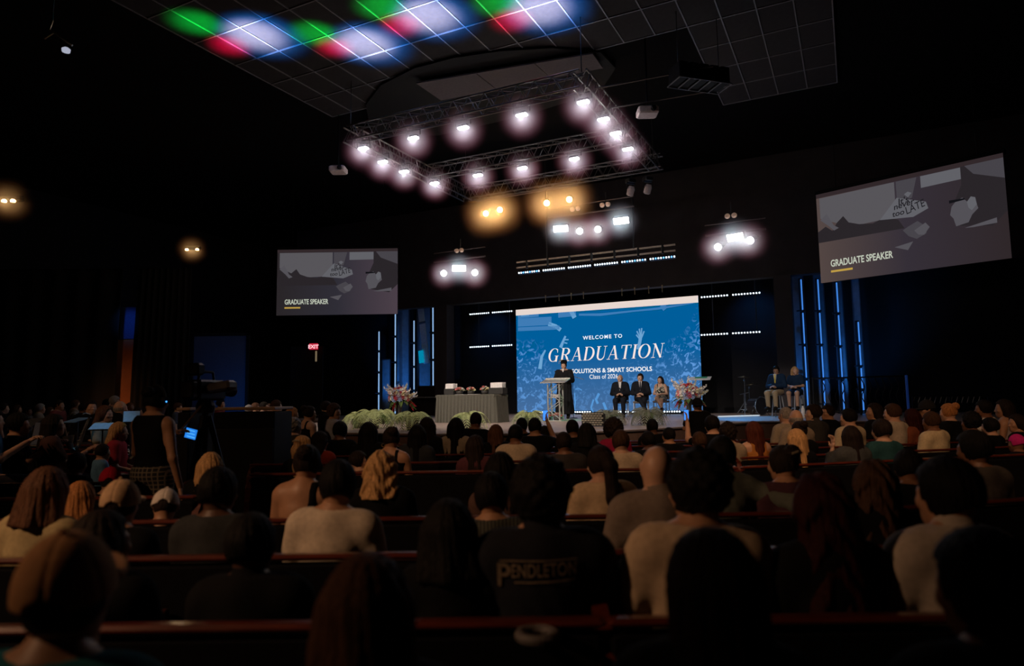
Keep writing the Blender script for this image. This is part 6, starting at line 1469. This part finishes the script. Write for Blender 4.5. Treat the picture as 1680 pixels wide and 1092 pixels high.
left('bald man in a dark jacket among the band', 197, 657, 12.4, hair='fringe', hc='grey', tc=BLK, top='jacket', turn=-.7)
left('musician with long hair behind the brightest music stand', 172, 664, 11.3, sex='f', hair='bob', hc='chestnut', tc=(.3, .28, .2), turn=-1.6, yaw=0)
left('man with a beard facing the camera among the band', 149, 655, 13.0, hair='crop', hc='dark', tc=BLK, turn=-2.2, top='jacket')
left('musician in a red top with pale hair, behind the right music stand', 195, 691, 9.6, sex='f', hair='bob', hc='blonde', tc=(.35, .03, .05), turn=-1.3, smin_=.75)
left('clapping listener with raised hands at the left, behind the dark blue stand', 30, 676, 8.6, hair='short', hc='black', skin='tan', tc=BLK, arms='clap', key='c1', turn=-1.0)
left('listener holding up a red phone at the left', 88, 678, 8.8, sex='f', hair='long', hc='dark', skin='tan', tc=(.08, .04, .035), arms='phone', turn=-.9)
left('listener at the left edge with forearm raised, clapping', -14, 668, 8.2, hair='short', hc='dark', skin='light', tc=(.03, .1, .2), arms='clap', turn=-1.1)
left('dark-haired person with a shiny crown just above the brown-haired woman', 126, 741, 6.6, hair='crop', hc='black', skin='brown', tc=BLK, top='tee')
left('person with a red cap and camera at left, partly hidden', 180, 764, 5.6, hair='buzz', hc='dark', cap=(.4, .01, .03), skin='light', tc=BLK, top='tee', yaw=.7, smin_=.7)
left('denim-clad listener seated low by the left pew', 168, 727, 8.9, hair='crop', hc='dark', skin='tan', tc=(.1, .22, .36), turn=-.9, smin_=.7)
GLf = 'distant listeners at far left'
far = [(6, 661, 0), (28, 664, 1), (46, 668, 0), (66, 662, 0), (82, 668, 1), (97, 656, 0), (101, 669, 1), (116, 671, 0), (124, 656, 0), (137, 661, 1), (122, 675, 1), (158, 672, 0), (176, 655, 1), (188, 650, 0), (213, 660, 0), (226, 668, 1), (292, 661, 0), (362, 655, 1), (408, 664, 0), (419, 661, 0), (433, 659, 1), (441, 662, 0)]
HCs = ['dark', 'brown', 'black', 'grey', 'chestnut']; SKs = ['light', 'tan', 'brown', 'tan']; TCs = [BLK, DGY, (.1, .09, .08), (.25, .2, .16), (.05, .07, .12), (.2, .05, .05)]
ONE = 'first second third fourth fifth sixth seventh eighth ninth tenth eleventh twelfth thirteenth fourteenth fifteenth sixteenth seventeenth eighteenth nineteenth twentieth twenty-first twenty-second'.split()
far.sort()
for k, (x, y, g) in enumerate(far):
    Yf = 15.5 + (k * 7 % 5) * .7
    person('distant standing listener in the dim crowd at far left, %s from the left' % ONE[k], x, y, Yf, sex='mf'[g], hair=['crop', 'bob', 'short', 'buzz', 'long'][k % 5] if g else ['crop', 'short', 'buzz'][k % 3], hc=HCs[k % 5], skin=SKs[k % 4], tc=TCs[k % 6], turn=-1.0 - .25 * (k % 3), stand=True, group=GLf, arms='down', smin_=.8, yaw=0)

# saxophone held by the musician between the music stands
q = at(133, 712, 10.9); r = thing('saxophone', 'dull silver saxophone between the two blue music stands', 'saxophone', q, .4)
sx_m = M('sax_metal', (.45, .4, .33), .3, .9)
obj('body', MB().tube([(.1, 0, .26), (.05, 0, .1), (-.02, 0, -.16), (-.06, 0, -.24), (-.12, 0, -.22)], [.014, .02, .03, .036, .04], 10), sx_m, r)
obj('bell', MB().tube([(-.12, 0, -.22), (-.15, 0, -.14), (-.17, 0, -.02)], [.04, .05, .085], 14, False), sx_m, r)
obj('neck', MB().tube([(.1, 0, .26), (.11, -.02, .31), (.06, -.06, .33), (.02, -.1, .31)], [.013, .012, .011, .009], 8), sx_m, r)
for k in range(7): obj('key', MB().lathe([(.014, 0), (.014, .006), (.004, .008)], 10, (.08 - k * .018, -.03, .2 - k * .05), Matrix.Rotation(PI / 2, 3, 'X')).mesh('key'), sx_m, r)
# ------------------------------------------------------------------ thin haze balls, added to imitate lens bloom around the lamps
def halo_mat(key, col, dens):
    m = bpy.data.materials.new(key); m.use_nodes = True; nt = m.node_tree; N = nt.nodes.new
    nt.nodes.remove(nt.nodes['Principled BSDF']); v = N('ShaderNodeVolumeScatter'); pass
    tc = N('ShaderNodeTexCoord'); ln = N('ShaderNodeVectorMath'); ln.operation = 'LENGTH'; nt.links.new(tc.outputs['Object'], ln.inputs[0])
    mr = N('ShaderNodeMapRange'); mr.interpolation_type = 'SMOOTHSTEP'; mr.inputs['From Min'].default_value = 0.05; mr.inputs['From Max'].default_value = 1.0
    mr.inputs['To Min'].default_value = 1.0; mr.inputs['To Max'].default_value = 0.0
    pw = N('ShaderNodeMath'); pw.operation = 'POWER'; pw.inputs[1].default_value = 1.7; nt.links.new(mr.outputs[0], pw.inputs[0]); ml = N('ShaderNodeMath'); ml.operation = 'MULTIPLY'; ml.inputs[1].default_value = dens; m2 = N('ShaderNodeMapRange'); m2.inputs['From Min'].default_value = 0.0; m2.inputs['From Max'].default_value = 0.42; m2.inputs['To Min'].default_value = 0.06; nt.links.new(ln.outputs['Value'], m2.inputs['Value']); m3 = N('ShaderNodeMath'); m3.operation = 'MULTIPLY'; nt.links.new(pw.outputs[0], m3.inputs[0]); nt.links.new(m2.outputs[0], m3.inputs[1]); nt.links.new(m3.outputs[0], ml.inputs[0])
    cr = N('ShaderNodeValToRGB'); cr.color_ramp.elements[0].position = .25; cr.color_ramp.elements[0].color = (*col[0], 1); cr.color_ramp.elements[1].position = .75; cr.color_ramp.elements[1].color = (*col[1], 1); nt.links.new(ln.outputs['Value'], cr.inputs[0]); nt.links.new(cr.outputs[0], v.inputs['Color'])  # coloured fringe of the bloom painted into the scatter colour
    nt.links.new(ln.outputs['Value'], mr.inputs['Value']); nt.links.new(ml.outputs[0], v.inputs['Density'])
    nt.links.new(v.outputs[0], nt.nodes['Material Output'].inputs['Volume']); return m
hz = MB().lathe([(max(1e-3, math.sin(PI * k / 12)), -math.cos(PI * k / 12)) for k in range(13)], 20).mesh('halo', True)
for key, col, dens, r, lab in (('white', ((.85, .88, 1), (1, .35, .5)), 2.1, .68, 'pinkish haze glowing around a white stage lamp'), ('amber', ((1, .8, .52), (1, .46, .18)), 1.7, .95, 'amber haze glowing around an amber spot'),
                               ('cool', ((.7, .92, 1), (.75, .7, .85)), 2.0, .72, 'bluish haze glowing around a bright panel lamp'), ('warm', ((1, .85, .6), (1, .55, .3)), .8, .62, 'warm haze glowing around a lamp on the dark left side')):
    hm = halo_mat('halo_' + key, col, dens)
    for c in HALO[key]:
        o = obj('halo', hz, hm, None, c, None, r); o['kind'] = 'stuff'; tag(o, lab, 'halo', key + ' lamp haze')
